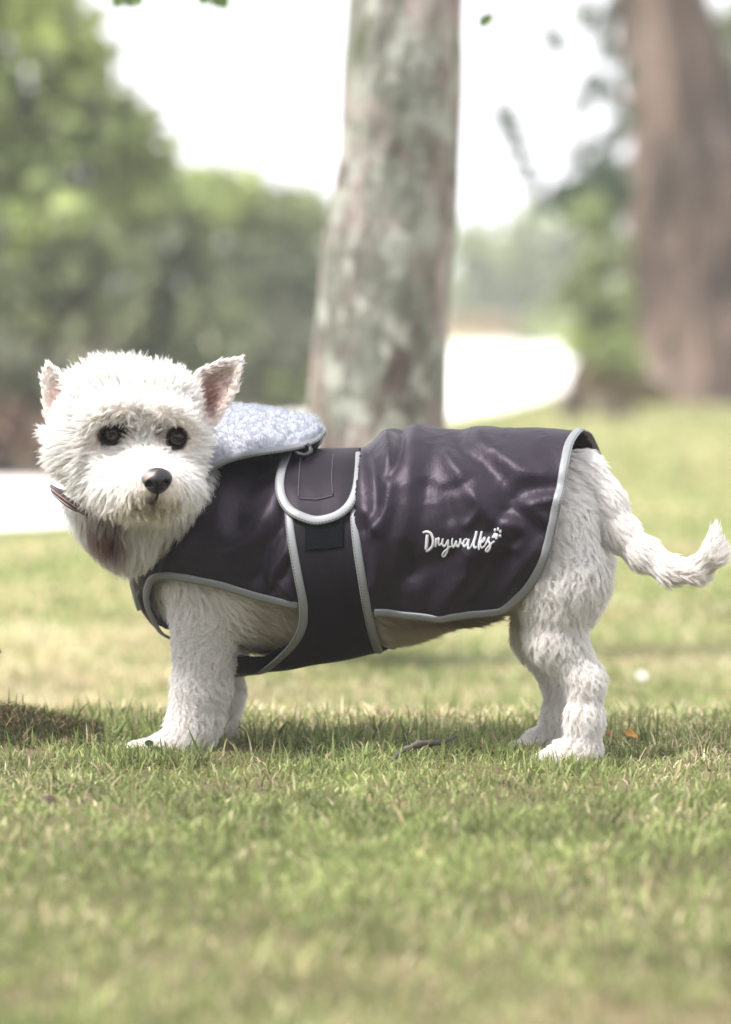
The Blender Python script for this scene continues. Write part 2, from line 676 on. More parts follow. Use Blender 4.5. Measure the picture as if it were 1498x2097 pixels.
legs += chain([(1120, 1090, -0.034, 92), (1150, 1190, -0.036, 84), (1138, 1300, -0.042, 54)], flow=(0.25, 0, -1), ln=0.018, wave=0.8, k=0.014, lift=0.3)
legs += chain([(1144, 1310, -0.042, 48), (1200, 1394, -0.046, 29), (1198, 1470, -0.048, 29), (1195, 1530, -0.048, 31)], flow=DN, ln=0.012, wave=0.75, k=0.012, lift=0.35)
legs += chain([(1190, 1541, -0.050, 27), (1150, 1549, -0.052, 23), (1122, 1556, -0.053, 16)], flow=(-1, 0, -.5), ln=0.008, wave=0.4, k=0.012)
legs += chain([(1130, 1090, 0.034, 92), (1172, 1165, 0.036, 70), (1112, 1275, 0.04, 56), (1096, 1310, 0.04, 36), (1148, 1405, 0.045, 25), (1144, 1470, 0.046, 25), (1142, 1506, 0.048, 26)], flow=DN, ln=0.012, wave=0.9, k=0.012, lift=0.35)
legs += chain([(1138, 1512, 0.048, 25), (1100, 1522, 0.046, 21), (1068, 1532, 0.044, 15)], flow=(-1, 0, -.5), ln=0.007, wave=0.4, k=0.012)
legs += chain([(1232, 1150, 0.02, 16), (1222, 1175, 0.02, 18)], flow=DN, ln=0.010, wave=0.4, k=0.02)
legs += chain([(425, 1180, -0.045, 80), (426, 1270, -0.048, 62), (421, 1330, -0.049, 51), (414, 1400, -0.050, 47), (401, 1470, -0.050, 42), (391, 1502, -0.052, 42)], flow=DN, ln=0.015, wave=0.85, k=0.013, lift=0.42)
legs += chain([(385, 1512, -0.053, 36), (338, 1535, -0.058, 26), (285, 1546, -0.062, 20), (258, 1549, -0.062, 14)], flow=(-1, 0, -.5), ln=0.009, wave=0.4, k=0.012)
legs += chain([(475, 1250, 0.045, 60), (470, 1330, 0.048, 32), (469, 1420, 0.050, 25), (463, 1488, 0.052, 24)], flow=DN, ln=0.011, wave=0.8, k=0.012, lift=0.35)
legs += chain([(455, 1494, 0.052, 24), (415, 1508, 0.050, 20), (390, 1514, 0.050, 15)], flow=(-1, 0, -.5), ln=0.008, wave=0.4, k=0.012)
tail = chain([(1190, 980, 0, 52), (1234, 1030, -0.002, 38), (1266, 1085, -0.006, 31), (1315, 1132, -0.012, 26), (1372, 1168, -0.020, 21), (1428, 1168, -0.028, 19),
              (1462, 1134, -0.032, 18), (1464, 1090, -0.034, 8)], ln=0.0120, wave=0.1, k=0.012, lift=0.24)


def hp(u, v, dy):
    return P(u, v, YH + dy)


H_ = dict(k=0.018, wave=0.15)
head = [
    Prim(hp(232, 858, 0.022), hp(295, 866, 0.012), 104, 104, (0, 0, 1), 0.023, lift=0.75, **H_),
    Prim(hp(182, 872, 0.03), hp(180, 912, 0.02), 76, 76, (-.6, 0, -.8), 0.014, lift=0.45, **H_),
    Prim(hp(340, 838, 0.012), hp(348, 900, 0.005), 72, 60, (1, 0, -.2), 0.012, lift=0.35, **H_),
    Prim(hp(180, 918, 0.012), hp(222, 985, 0.0), 60, 50, (-.6, 0, -1), 0.020, lift=0.45, **H_),
    Prim(hp(362, 925, 0.000), hp(350, 985, -0.012), 52, 44, (.5, 0, -1), 0.015, lift=0.4, **H_),
    Prim(hp(300, 945, -0.020), hp(315, 984, -0.078), 54, 45, (0, 0, -1), 0.007, lift=0.3, **H_),      # bridge of the muzzle
    Prim(hp(244, 992, -0.024), hp(290, 1006, -0.072), 52, 40, (-.5, 0, -1), 0.015, lift=0.35, **H_),
    Prim(hp(366, 992, -0.024), hp(344, 1006, -0.070), 44, 38, (.4, 0, -1), 0.014, lift=0.35, **H_),
    Prim(hp(262, 1026, -0.030), hp(330, 1030, -0.056), 28, 26, (0, 0, -1), 0.011, lift=0.35, **H_),
    Prim(hp(196, 850, -0.028), hp(250, 832, -0.040), 30, 28, (-.2, -.3, 1), 0.008, lift=0.4, **H_),   # brows
    Prim(hp(335, 836, -0.040), hp(380, 862, -0.026), 26, 23, (.2, -.3, 1), 0.007, lift=0.4, **H_),
]
EYES = [(231, 888, 0.0088), (362, 897, 0.0080)]
EYE_AX = [(1.30, 0.98, 0.32), (0.98, 1.15, -0.25)]


def eye_q(p, k):
    c, r = EYEC[k]
    ax, az, sl = EYE_AX[k]
    d = p - c
    co, si = math.cos(sl), math.sin(sl)
    x = d[..., 0] * co + d[..., 2] * si; z = -d[..., 0] * si + d[..., 2] * co
    return np.sqrt((x / ax) ** 2 + (d[..., 1] / 1.7) ** 2 + (z / az) ** 2)


def xz(pxs, y):
    return np.array([P(u, v, y)[[0, 2]] for u, v in pxs])


EAR_R = xz([(500, 728), (450, 738), (400, 758), (392, 800), (400, 855), (425, 885), (450, 862), (466, 836), (486, 802), (493, 768)], YH + 0.02)
EAR_L = xz([(93, 741), (82, 770), (84, 830), (100, 900), (175, 870), (172, 800), (138, 776), (112, 750)], YH + 0.02)
BR = P(398, 820, YH + 0.02)
BL = P(150, 840, YH + 0.02)


def ear_d(p, poly, y0, base, s):
    d2 = poly_d_fast(poly, p[:, [0, 2]])
    yc = y0 + np.minimum(-d2, 0.014) * 0.75 + s * 0.25 * (p[:, 0] - base[0])
    q = np.maximum(d2, np.abs(p[:, 1] - yc) - 0.0028)
    return q


def poly_d_fast(poly, pts):
    best = np.full(len(pts), 1e9, np.float32); ins = np.zeros(len(pts), bool)
    x, z = pts[:, 0], pts[:, 1]
    for i in range(len(poly)):
        a, b = poly[i - 1], poly[i]
        ab = b - a
        t = np.clip(((x - a[0]) * ab[0] + (z - a[1]) * ab[1]) / (ab @ ab), 0, 1)
        best = np.minimum(best, (x - a[0] - t * ab[0]) ** 2 + (z - a[1] - t * ab[1]) ** 2)
        ins ^= ((a[1] > z) != (b[1] > z)) & (x < (b[0] - a[0]) * (z - a[1]) / (b[1] - a[1] + 1e-12) + a[0])
    best = np.sqrt(best)
    return np.where(ins, -best, best)


PRIMS = torso + neck + legs + tail + head


def body_sdf(p, eyes=True):
    p = np.asarray(p)
    d = torso[0].d(p)
    for q in torso[1:] + neck + legs + tail:
        d = smin(d, q.d(p), q.k)
    hd = head[0].d(p)
    for q in head[1:]:
        hd = smin(hd, q.d(p), q.k)
    near = (p[..., 0] < P(520, 800, 0)[0]) & (p[..., 2] > P(300, 960, 0)[2])
    if near.any():
        e = np.full(hd.shape, 1.0)
        pn = p[near]
        e[near] = np.minimum(ear_d(pn, EAR_R, YH + 0.018, BR, 0.5), ear_d(pn, EAR_L, YH + 0.030, BL, -0.35))
        hd = smin(hd, e, 0.007)
    for (c, r) in HOLLOW:
        hd = -smin(-hd, np.linalg.norm(p - c, axis=-1) - r, 0.012)
    d = smin(d, hd, 0.022)
    for q in toes:
        d = smin(d, q.d(p), 0.0035)
    if eyes:
        for k, (c, r) in enumerate(EYEC):
            s = eye_q(p, k) - r * 1.0
            d = -smin(-d, s, 0.006)
    return d


def trace(fn, u, v, off=0.0, t0=3.1, n=70):
    d = ray(np.atleast_1d(u), np.atleast_1d(v))
    t = np.full(len(d), t0); best = np.full(len(d), np.inf); tb = t.copy()
    for _ in range(n):
        s = fn(CAM + d * t[:, None]) - off
        t = t + np.clip(s, -0.02, 0.03) * 0.8
        upd = np.abs(s) < best
        best = np.where(upd, np.abs(s), best); tb = np.where(upd, t, tb)
    p = CAM + d * tb[:, None]
    for _ in range(3):     # rays that graze past settle on the nearest surface
        s = fn(p) - off
        if (np.abs(s) > 0.0004).any():
            p = p - grad(fn, p) * np.where(np.abs(s) > 0.0004, s, 0)[:, None]
    return p


def grad(fn, p, e=0.0015):
    g = np.stack([fn(p + np.eye(3)[k] * e) - fn(p - np.eye(3)[k] * e) for k in range(3)], -1)
    return norm(g)


EYEC = []
HOLLOW = []
toes = []
for u, v, o_, r_ in ((264, 1551, -0.070, 12), (256, 1552, -0.060, 12), (262, 1550, -0.049, 12), (1116, 1557, -0.064, 13), (1108, 1559, -0.054, 13), (1114, 1556, -0.043, 12),
                     (1060, 1532, 0.034, 11), (1054, 1534, 0.045, 11), (1062, 1530, 0.055, 11)):
    toes.append(Prim(D(u, v, o_), D(u + 26, v - 5, o_ * 0.9 - 0.003), r_, r_ + 1, (-1, 0, -.5), 0.006, 0.3, 0.004))
_hl = [(trace(lambda q: body_sdf(q, False), u, v)[0] + np.array([sx, -0.0135, 0.0]), rr) for (u, v, r), sx, rr in zip(EYES, (0.002, -0.001), (0.0175, 0.0160))]
_hl.append((trace(lambda q: body_sdf(q, False), 298, 880)[0] + np.array([0, -0.015, 0.0]), 0.0175))
HOLLOW = _hl
for (u, v, r) in EYES:
    c = trace(lambda q: body_sdf(q, False), u, v)[0]
    EYEC.append((c + np.array([0, 0.0029, 0]), r))

dog = empty('dog', (0.05, 0.08, 0))
tag(dog, 'small white terrier standing side-on in a dark coat, head turned to the camera', 'dog')


def orient(v, f, fn):
    a, b, c = v[f[:, 0]], v[f[:, 1]], v[f[:, 2]]
    n = np.cross(b - a, c - a)
    g = grad(fn, v[f].mean(1))
    flip = (n * g).sum(1) < 0
    f = f.copy()
    f[flip] = f[flip][:, ::-1]
    return f


lo, hi = P(60, 700, 0.3) * 0 + np.array([-0.335, -0.17, -0.02]), np.array([0.36, 0.235, 0.39])
bv, bf = surface_nets(body_sdf, lo, hi, 0.0034)
bf = orient(bv, bf, body_sdf)


def gau(p, c, r):
    r = np.asarray(r, float)
    return np.exp(-(((p - c) / r) ** 2).sum(-1))


EARC = trace(lambda q: body_sdf(q), 432, 815)[0]
EARLC = trace(lambda q: body_sdf(q), 112, 815)[0]
NOSE = trace(lambda q: body_sdf(q), 322, 985)[0]
LIP = trace(lambda q: body_sdf(q), 312, 1024)[0]
THR = trace(lambda q: body_sdf(q), 232, 1092)[0]
THR2 = trace(lambda q: body_sdf(q), 197, 1085)[0]


def fur_colour(p):
    base = np.array([0.875, 0.86, 0.845])
    c = np.tile(base, (len(p), 1))
    px = proj(p)

    def mixin(w, col):
        nonlocal c
        c = c * (1 - w[:, None]) + np.array(col) * w[:, None]
    hd = (px[:, 1] < 1060) & (px[:, 0] < 440)
    mixin(hd * 0.75, (0.895, 0.885, 0.865))
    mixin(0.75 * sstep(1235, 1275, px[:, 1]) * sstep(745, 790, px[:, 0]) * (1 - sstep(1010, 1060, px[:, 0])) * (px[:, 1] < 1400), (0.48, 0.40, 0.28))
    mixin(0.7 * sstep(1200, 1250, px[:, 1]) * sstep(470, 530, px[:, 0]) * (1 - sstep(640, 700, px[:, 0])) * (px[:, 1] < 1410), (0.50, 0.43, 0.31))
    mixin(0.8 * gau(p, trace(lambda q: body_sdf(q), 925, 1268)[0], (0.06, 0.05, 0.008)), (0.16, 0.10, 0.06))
    # stained beard, red-brown throat, pink ear, dark eye corners and lip
    mixin(0.62 * gau(p, LIP + np.array([-0.004, 0, -0.006]), (0.040, 0.03, 0.0105)), (0.42, 0.34, 0.17))
    mixin(0.95 * gau(p, THR, (0.013, 0.045, 0.019)), (0.12, 0.035, 0.014))
    mixin(0.8 * gau(p, THR2, (0.012, 0.045, 0.014)), (0.20, 0.07, 0.03))
    mixin(0.92 * gau(p, EARC + np.array([-0.006, 0, 0]), (0.015, 0.012, 0.019)), (0.34, 0.115, 0.09))
    mixin(0.45 * gau(p, EARC + np.array([0.010, 0, 0.014]), (0.016, 0.008, 0.016)), (0.60, 0.40, 0.34))
    mixin(0.45 * gau(p, EARLC, (0.008, 0.01, 0.013)), (0.68, 0.48, 0.44))
    for k, ((ec, r), sx) in enumerate(zip(EYEC, (1, -1))):
        s = eye_q(p, k)
        mixin(0.97 * (1 - sstep(r * 1.10, r * 1.50, s)), (0.018, 0.014, 0.013))
        mixin(0.88 * gau(p, ec + np.array([sx * 0.0140, -0.004, 0.0045]), (0.0058, 0.014, 0.0085)), (0.12, 0.085, 0.065))
        mixin(0.35 * gau(p, ec, (0.016, 0.02, 0.014)), (0.50, 0.42, 0.36))
    mixin(0.95 * gau(p, LIP, (0.0050, 0.02, 0.0055)), (0.03, 0.022, 0.02))
    return c


skin_mat = tint_mat('dog_skin', 0.8, 0.0, 0.15)
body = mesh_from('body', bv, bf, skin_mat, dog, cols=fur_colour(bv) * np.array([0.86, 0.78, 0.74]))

# eyes
iris_m, nt, b_ = mat_new('dog_iris')
tc = node(nt, 'ShaderNodeTexCoord')
sp = node(nt, 'ShaderNodeSeparateXYZ')
L(nt, tc.outputs['Object'], sp.inputs[0])
vl = node(nt, 'ShaderNodeVectorMath', operation='LENGTH')
cb = node(nt, 'ShaderNodeCombineXYZ')
L(nt, sp.outputs['X'], cb.inputs['X']); L(nt, sp.outputs['Y'], cb.inputs['Y'])
L(nt, cb.outputs[0], vl.inputs[0])
r_ = ramp(nt, vl.outputs['Value'], [(0.0, (0.002, 0.002, 0.003)), (0.56, (0.002, 0.0015, 0.0015)), (0.64, (0.020, 0.008, 0.004)), (0.80, (0.060, 0.025, 0.010)), (0.86, (0.004, 0.003, 0.002))])
L(nt, r_.outputs[0], b_.inputs['Base Color'])
b_.inputs['Roughness'].default_value = 0.03
b_.inputs['Specular IOR Level'].default_value = 0.34


def uvsphere(nu=32, nv=20, sc=(1, 1, 1)):
    V = [(0, 0, 1)]
    for i in range(1, nv):
        a = math.pi * i / nv
        for j in range(nu):
            b = 2 * math.pi * j / nu
            V.append((math.sin(a) * math.cos(b), math.sin(a) * math.sin(b), math.cos(a)))
    V.append((0, 0, -1))
    q, t = [], []
    for j in range(nu):
        t.append((0, 1 + j, 1 + (j + 1) % nu))
        t.append((len(V) - 1, 1 + (nv - 2) * nu + (j + 1) % nu, 1 + (nv - 2) * nu + j))
    for i in range(nv - 2):
        for j in range(nu):
            q.append((1 + i * nu + j, 1 + (i + 1) * nu + j, 1 + (i + 1) * nu + (j + 1) % nu, 1 + i * nu + (j + 1) % nu))
    return np.array(V) * np.array(sc), [np.array(q), np.array(t)]


for (c, r), look in zip(EYEC, (Vector((0.30, -1, 0.10)), Vector((0.24, -1, 0.10)))):
    v, f = uvsphere()
    eye = mesh_from('eye', v, f, iris_m)
    eye.scale = (r, r, r)
    eye.rotation_euler = look.to_track_quat('Z', 'Y').to_euler()
    eye.location = Vector(c) - Vector(dog.location)
    eye.parent = dog

# eyelid rims
rim_m = simple_mat('dark_skin_rim', (0.006, 0.005, 0.005), 0.6, 0.25)
for (c, r), (axx, azz, slope) in zip(EYEC, EYE_AX):
    n = 28
    a = np.linspace(0, 2 * math.pi, n + 1)
    e1 = r * 1.0 * axx * np.cos(a); e3 = r * azz * np.sin(a)
    ex = e1 * math.cos(slope) - e3 * math.sin(slope); ez = e1 * math.sin(slope) + e3 * math.cos(slope)
    # a lid hugs the ball: depth from the eyeball just outside its surface
    rr = np.minimum(np.sqrt(ex ** 2 + ez ** 2), r * 1.0)
    ey = -np.sqrt(np.maximum((r * 1.10) ** 2 - rr ** 2, 0)) + 0.0004
    pts = c + np.stack([ex, ey, ez], -1)
    v, f, uv = tube(pts, r * 0.13, 8, cap=False)
    mesh_from('eyelid', v, f, rim_m, dog)

# nose
NC = P(322, 985, NOSE[1] + 0.002)
def nose_sdf(p):
    q = (p - NC) / np.array([0.0146, 0.0124, 0.0118])
    # wide on top, narrowing to the lip
    q0 = q.copy(); q0[:, 0] = q[:, 0] / (0.86 + 0.22 * np.clip(q[:, 2] + 0.2, -1, 0.8))
    d = (np.linalg.norm(q0, axis=1) - 1) * 0.0116
    for s in (-1, 1):
        n = (p - (NC + np.array([s * 0.0070 + 0.0012, -0.0088, -0.0022]))) / np.array([0.0035, 0.0050, 0.0033])
        dn = (np.linalg.norm(n, axis=1) - 1) * 0.003
        d = -smin(-d, dn, 0.0012)
        sl = (p - (NC + np.array([s * 0.0104 + 0.0012, -0.0065, -0.0038]))) / np.array([0.0036, 0.0045, 0.0010])
        d = -smin(-d, (np.linalg.norm(sl, axis=1) - 1) * 0.0011, 0.0008)
    cr = np.maximum(np.abs(p[:, 0] - NC[0] - 0.001) - 0.0004, np.maximum(p[:, 2] - NC[2] + 0.001, p[:, 1] - NC[1] + 0.008))
    d = -smin(-d, cr, 0.0012)
    return d
nv_, nf_ = surface_nets(nose_sdf, NC - 0.018, NC + 0.018, 0.0005)
nf_ = orient(nv_, nf_, nose_sdf)
nm, nt, b_ = mat_new('nose_leather')
at = node(nt, 'ShaderNodeAttribute', attribute_name='tint')
L(nt, at.outputs['Color'], b_.inputs['Base Color'])
b_.inputs['Roughness'].default_value = 0.32
b_.inputs['Specular IOR Level'].default_value = 0.4
vo = node(nt, 'ShaderNodeTexVoronoi', Scale=900.0)
tc = node(nt, 'ShaderNodeTexCoord'); L(nt, tc.outputs['Object'], vo.inputs['Vector'])
bp = node(nt, 'ShaderNodeBump', Strength=0.35, Distance=0.0004); L(nt, vo.outputs['Distance'], bp.inputs['Height']); L(nt, bp.outputs[0], b_.inputs['Normal'])
nc = np.tile(np.array([0.008, 0.008, 0.010]), (len(nv_), 1))
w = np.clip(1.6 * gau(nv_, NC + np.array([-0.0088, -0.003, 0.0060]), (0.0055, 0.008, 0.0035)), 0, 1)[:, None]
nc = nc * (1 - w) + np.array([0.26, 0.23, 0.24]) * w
w = np.clip(1.3 * gau(nv_ @ np.array([[0.8, 0, .6], [0, 1, 0], [-.6, 0, .8]]).T, (NC + np.array([-0.0064, -0.007, 0.0046])) @ np.array([[0.8, 0, .6], [0, 1, 0], [-.6, 0, .8]]).T, (0.0055, 0.006, 0.0012)), 0, 1)[:, None]
nc = nc * (1 - w) + np.array([0.40, 0.29, 0.21]) * w
mesh_from('nose', nv_, nf_, nm, dog, cols=nc)
# lip line beneath the nose
lp = trace(lambda q: body_sdf(q), *np.array([(324, 1006), (323, 1014), (320, 1022), (312, 1027), (302, 1030)], float).T) + np.array([0, -0.0045, 0])
v, f, uv = tube(catmull(lp, 24), np.interp(np.linspace(0, 1, 24), [0, .4, 1], [0.0012, 0.0014, 0.0005]), 8, flat=1)
mesh_from('mouth', v, f, rim_m, dog)

# ------------------------------------------------------------------ the coat
YS = 0.90


def chain_sdf(prims, p, k=0.008):
    p = np.asarray(p, float)
    l = (p[..., 1] - ymid(p[..., 0])) * NSAG[1]
    q = p - (l * (1 - YS))[..., None] * NSAG
    d = prims[0].d(q)
    for s in prims[1:]:
        d = smin(d, s.d(q), k)
    return d


front_pr = (chain([(386, 1132, 0, 116), (402, 1188, 0, 127), (425, 1150, 0, 160)]) +
            chain([(385, 1150, 0, 116), (425, 1130, 0, 168), (500, 1130, 0, 198), (570, 1134, 0, 202), (660, 1140, 0, 208), (735, 1130, 0, 203)]))
coat_pr = (front_pr + chain([(852, 1092, 0, 212), (880, 1083, 0, 206), (1000, 1074, 0, 199), (1100, 1064, 0, 188), (1180, 1055, 0, 174)]) +
           chain([(830, 1150, 0, 197), (900, 1150, 0, 192), (1000, 1140, 0, 184), (1150, 1110, 0, 172)]))
strap_pr = chain([(470, 1178, 0, 206), (560, 1158, 0, 213), (660, 1141, 0, 212), (760, 1132, 0, 204)])

# folds: polyline (px), half width px, height mm
FOLDS = [
    ([(610, 950), (560, 1040), (520, 1100), (470, 1130)], 20, 5.0), ([(600, 980), (585, 1060), (540, 1130), (520, 1190)], 15, -5.0),
    ([(600, 1000), (598, 1120), (560, 1180), (600, 1222)], 13, 4.5), ([(560, 945), (500, 1010), (480, 1080)], 22, -4.0),
    ([(470, 960), (440, 1050), (360, 1120)], 30, 3.5), ([(590, 1150), (560, 1215), (530, 1180)], 11, -3.0),
    ([(790, 893), (800, 960), (790, 1040), (770, 1080)], 17, 6.0), ([(822, 892), (815, 930), (800, 975)], 12, -6.0),
    ([(750, 930), (765, 1020), (750, 1080)], 16, -5.0), ([(850, 880), (835, 960), (845, 1020), (835, 1100)], 26, 4.5),
    ([(750, 1050), (775, 1120), (770, 1200)], 14, 4.0), ([(870, 1000), (850, 1080), (840, 1170)], 22, -4.5),
    ([(940, 910), (1000, 950), (1035, 1000), (1030, 1050)], 22, -4.5), ([(980, 900), (1060, 960), (1130, 975)], 20, 4.0),
    ([(920, 930), (960, 1000), (1010, 1060), (1060, 1085)], 20, 4.5), ([(1140, 985), (1080, 1000), (1050, 1040), (1100, 1080)], 20, -5.0),
    ([(1130, 1020), (1090, 1035), (1110, 1065)], 16, 4.0), ([(925, 1060), (915, 1010), (955, 990)], 15, -3.0),
    ([(960, 1080), (985, 1050), (975, 1025)], 9, 2.5), ([(1010, 1090), (1030, 1050)], 9, -2.5), ([(1060, 1120), (1000, 1110), (960, 1130)], 16, 3.0),
    ([(900, 1250), (950, 1190), (960, 1150), (1010, 1130)], 20, 4.5), ([(1060, 1100), (1010, 1180), (960, 1240)], 18, -4.5), ([(1100, 1130), (1050, 1190), (1020, 1240)], 16, 3.5),
    ([(800, 1240), (830, 1180), (900, 1150)], 24, -3.0), ([(285, 1215), (297, 1250)], 4, 1.5), ([(296, 1205), (308, 1245)], 4, 1.5),
    ([(330, 1175), (400, 1130), (450, 1080)], 24, 2.5),
]
FOLDS = [(catmull(l, 12) if len(l) > 2 else np.array(l, float), w, a) for l, w, a in FOLDS]
YS_C, YS_S = 1.0, 1.0


def wrinkle(p, amt=1.0):
    far = p[:, 1] > ymid(p[:, 0])
    q = p.copy(); q[far] = mirror(p[far])
    px = proj(q)
    wob = np.stack([fbm(q * 22, 2), fbm(q * 22 + 9, 2)], -1) * 9
    d = np.zeros(len(p))
    for l, w, a in FOLDS:
        dd = line_d(l, px + wob)
        d += a * 1.0e-3 * np.exp(-(dd / w) ** 2)
    qq = q + 0.012 * np.stack([fbm(q * 14 + 3, 2), fbm(q * 14 + 5, 2), fbm(q * 14 + 8, 2)], -1)
    n1 = fbm(qq * np.array([30, 30, 20]), 3)
    ridged = (1 - np.abs(fbm(qq * np.array([48, 30, 34]) + 4, 2)) * 2)
    cr = np.clip(1 - np.abs(fbm(qq * np.array([34, 20, 26]) + 31, 2)) * 4.5, 0, 1) ** 2
    d += 0.0009 * n1 + 0.0004 * ridged + 0.0006 * cr
    if amt > 0.5:
        d = d * (0.12 + 0.88 * sstep(0, 16, poly_d(STRAP_POLY, px))) - 0.0
    return d * amt


def coat_sdf(p):
    return chain_sdf(coat_pr, p)


def strap_sdf(p):
    return np.minimum(chain_sdf(strap_pr, p), chain_sdf(front_pr, p) - 0.0015 + 0.05 * sstep(1240, 1300, proj(p)[..., 1]))


ARM = [(345, 1312), (322, 1280), (306, 1245), (303, 1212), (312, 1188), (335, 1178), (365, 1180), (450, 1198), (530, 1222), (612, 1240)]
HEM = [(768, 1254), (830, 1260), (900, 1263), (980, 1258), (1030, 1245), (1075, 1210), (1105, 1165), (1123, 1115), (1135, 1060), (1148, 1000), (1157, 950), (1166, 910), (1182, 886), (1190, 880)]
STRAP_L = [(588, 930), (590, 1000), (594, 1075), (602, 1130), (613, 1190), (622, 1240), (619, 1285), (600, 1320), (570, 1350), (535, 1377), (505, 1391), (478, 1396)]
STRAP_R = [(738, 928), (730, 990), (726, 1050), (732, 1120), (742, 1185), (752, 1245), (764, 1300), (776, 1334)]
FLAP = [(590, 928), (578, 960), (574, 995), (580, 1025), (598, 1048), (628, 1062), (655, 1066), (690, 1056), (715, 1036), (730, 1005), (736, 965), (738, 928)]
armc, hemc, slc, src, flc = [catmull(a, n) for a, n in ((ARM, 120), (HEM, 160), (STRAP_L, 130), (STRAP_R, 110), (FLAP, 130))]
COAT_POLY = np.vstack([[(200, 1100), (345, 1060), (380, 1020), (415, 940), (470, 900), (560, 900), (560, 700), (1250, 700), (1240, 870), (1200, 878)],
                       hemc[::-1], [(740, 1250), (640, 1243)], armc[::-1], [(345, 1420), (150, 1420)]])
STRAP_POLY = np.vstack([slc, [(478, 1600), (780, 1600)], src[::-1], [(738, 700), (588, 700)]])
BIB_POLY = np.array([(484, 1341), (492, 1344), (540, 1346), (590, 1318), (640, 1290), (640, 1600), (484, 1600)])
bib_pr = chain([(402, 1188, 0, 127), (480, 1180, 0, 207), (560, 1158, 0, 212)])
FLAP_POLY = np.vstack([flc, [(738, 880), (590, 880)]])
pad = lambda p: mirror(p)


def piece(name, fn, poly, h, mat, parent, wr=0.0, off=0.0, near_only=False, lo=None, hi=None, hole=None):
    f2 = lambda q: fn(q) - off
    v, f = surface_nets(f2, lo, hi, h)
    f = orient(v, f, f2)
    q = v.copy()
    far = v[:, 1] > ymid(v[:, 0])
    q[far] = mirror(v[far])
    ins = pip(poly, proj(q))
    if hole is not None: ins &= ~pip(hole, proj(q))
    if near_only: ins &= ~far | (proj(v)[:, 1] < 960)
    keep = ins[f].all(1)
    f = f[keep]
    used = np.unique(f)
    mp = -np.ones(len(v), int); mp[used] = np.arange(len(used))
    v = v[used]; f = mp[f]
    if wr:
        n = grad(f2, v)
        v = v + n * wrinkle(v, wr)[:, None]
    return mesh_from(name, v, f, mat, parent)


satin, nt, b_ = mat_new('aubergine_satin')
tc = node(nt, 'ShaderNodeTexCoord')
b_.inputs['Base Color'].default_value = (0.010, 0.0078, 0.012, 1)
b_.inputs['Roughness'].default_value = 0.46
b_.inputs['Specular IOR Level'].default_value = 0.33
b_.inputs['Specular Tint'].default_value = (0.74, 0.62, 0.80, 1)
b_.inputs['Sheen Weight'].default_value = 0.03
b_.inputs['Sheen Roughness'].default_value = 0.4
b_.inputs['Sheen Tint'].default_value = (0.7, 0.5, 0.7, 1)
n1 = node(nt, 'ShaderNodeTexNoise', Scale=38.0, Detail=3.0, Distortion=1.6)
mp_ = node(nt, 'ShaderNodeMapping'); mp_.inputs['Scale'].default_value = (1.0, 1.0, 0.6)
L(nt, tc.outputs['Object'], mp_.inputs['Vector']); L(nt, mp_.outputs[0], n1.inputs['Vector'])
bp = node(nt, 'ShaderNodeBump', Strength=0.13, Distance=0.004); L(nt, n1.outputs['Fac'], bp.inputs['Height'])
n2 = node(nt, 'ShaderNodeTexNoise', Scale=160.0, Detail=2.0, Distortion=2.5); L(nt, mp_.outputs[0], n2.inputs['Vector'])
bp2 = node(nt, 'ShaderNodeBump', Strength=0.26, Distance=0.0015); L(nt, n2.outputs['Fac'], bp2.inputs['Height'])
L(nt, bp.outputs[0], bp2.inputs['Normal'])
n3 = node(nt, 'ShaderNodeTexNoise', Scale=2500.0); L(nt, tc.outputs['Object'], n3.inputs['Vector'])
bp3 = node(nt, 'ShaderNodeBump', Strength=0.12, Distance=0.0003); L(nt, n3.outputs['Fac'], bp3.inputs['Height']); L(nt, bp2.outputs[0], bp3.inputs['Normal'])
L(nt, bp3.outputs[0], b_.inputs['Normal'])

strapm = simple_mat('black_strap_fabric', (0.006, 0.0045, 0.007), 0.6, 0.12, bump=0.25, bscale=140)
flapm = simple_mat('dark_flap_fabric', (0.009, 0.0068, 0.0105), 0.5, 0.18, bump=0.45, bscale=55, Specular_Tint=(0.74, 0.64, 0.8, 1))

bind_m, nt, b_ = mat_new('reflective_grey_binding')
uvn = node(nt, 'ShaderNodeUVMap'); uvn.uv_map = 'UVMap'
sp = node(nt, 'ShaderNodeSeparateXYZ'); L(nt, uvn.outputs[0], sp.inputs[0])
m1 = node(nt, 'ShaderNodeMath', operation='MULTIPLY'); L(nt, sp.outputs['X'], m1.inputs[0]); m1.inputs[1].default_value = 330.0
fr = node(nt, 'ShaderNodeMath', operation='FRACT'); L(nt, m1.outputs[0], fr.inputs[0])
g1 = node(nt, 'ShaderNodeMath', operation='LESS_THAN'); L(nt, fr.outputs[0], g1.inputs[0]); g1.inputs[1].default_value = 0.62
ab = node(nt, 'ShaderNodeMath', operation='SUBTRACT'); L(nt, sp.outputs['Y'], ab.inputs[0]); ab.inputs[1].default_value = 0.83
ab2 = node(nt, 'ShaderNodeMath', operation='ABSOLUTE'); L(nt, ab.outputs[0], ab2.inputs[0])
g2 = node(nt, 'ShaderNodeMath', operation='LESS_THAN'); L(nt, ab2.outputs[0], g2.inputs[0]); g2.inputs[1].default_value = 0.05
mu = node(nt, 'ShaderNodeMath', operation='MULTIPLY'); L(nt, g1.outputs[0], mu.inputs[0]); L(nt, g2.outputs[0], mu.inputs[1])
mc = node(nt, 'ShaderNodeMix'); mc.data_type = 'RGBA'
mc.inputs['A'].default_value = (0.19, 0.20, 0.21, 1); mc.inputs['B'].default_value = (0.04, 0.04, 0.045, 1)
L(nt, mu.outputs[0], mc.inputs['Factor']); L(nt, mc.outputs['Result'], b_.inputs['Base Color'])
b_.inputs['Roughness'].default_value = 0.5; b_.inputs['Metallic'].default_value = 0.15

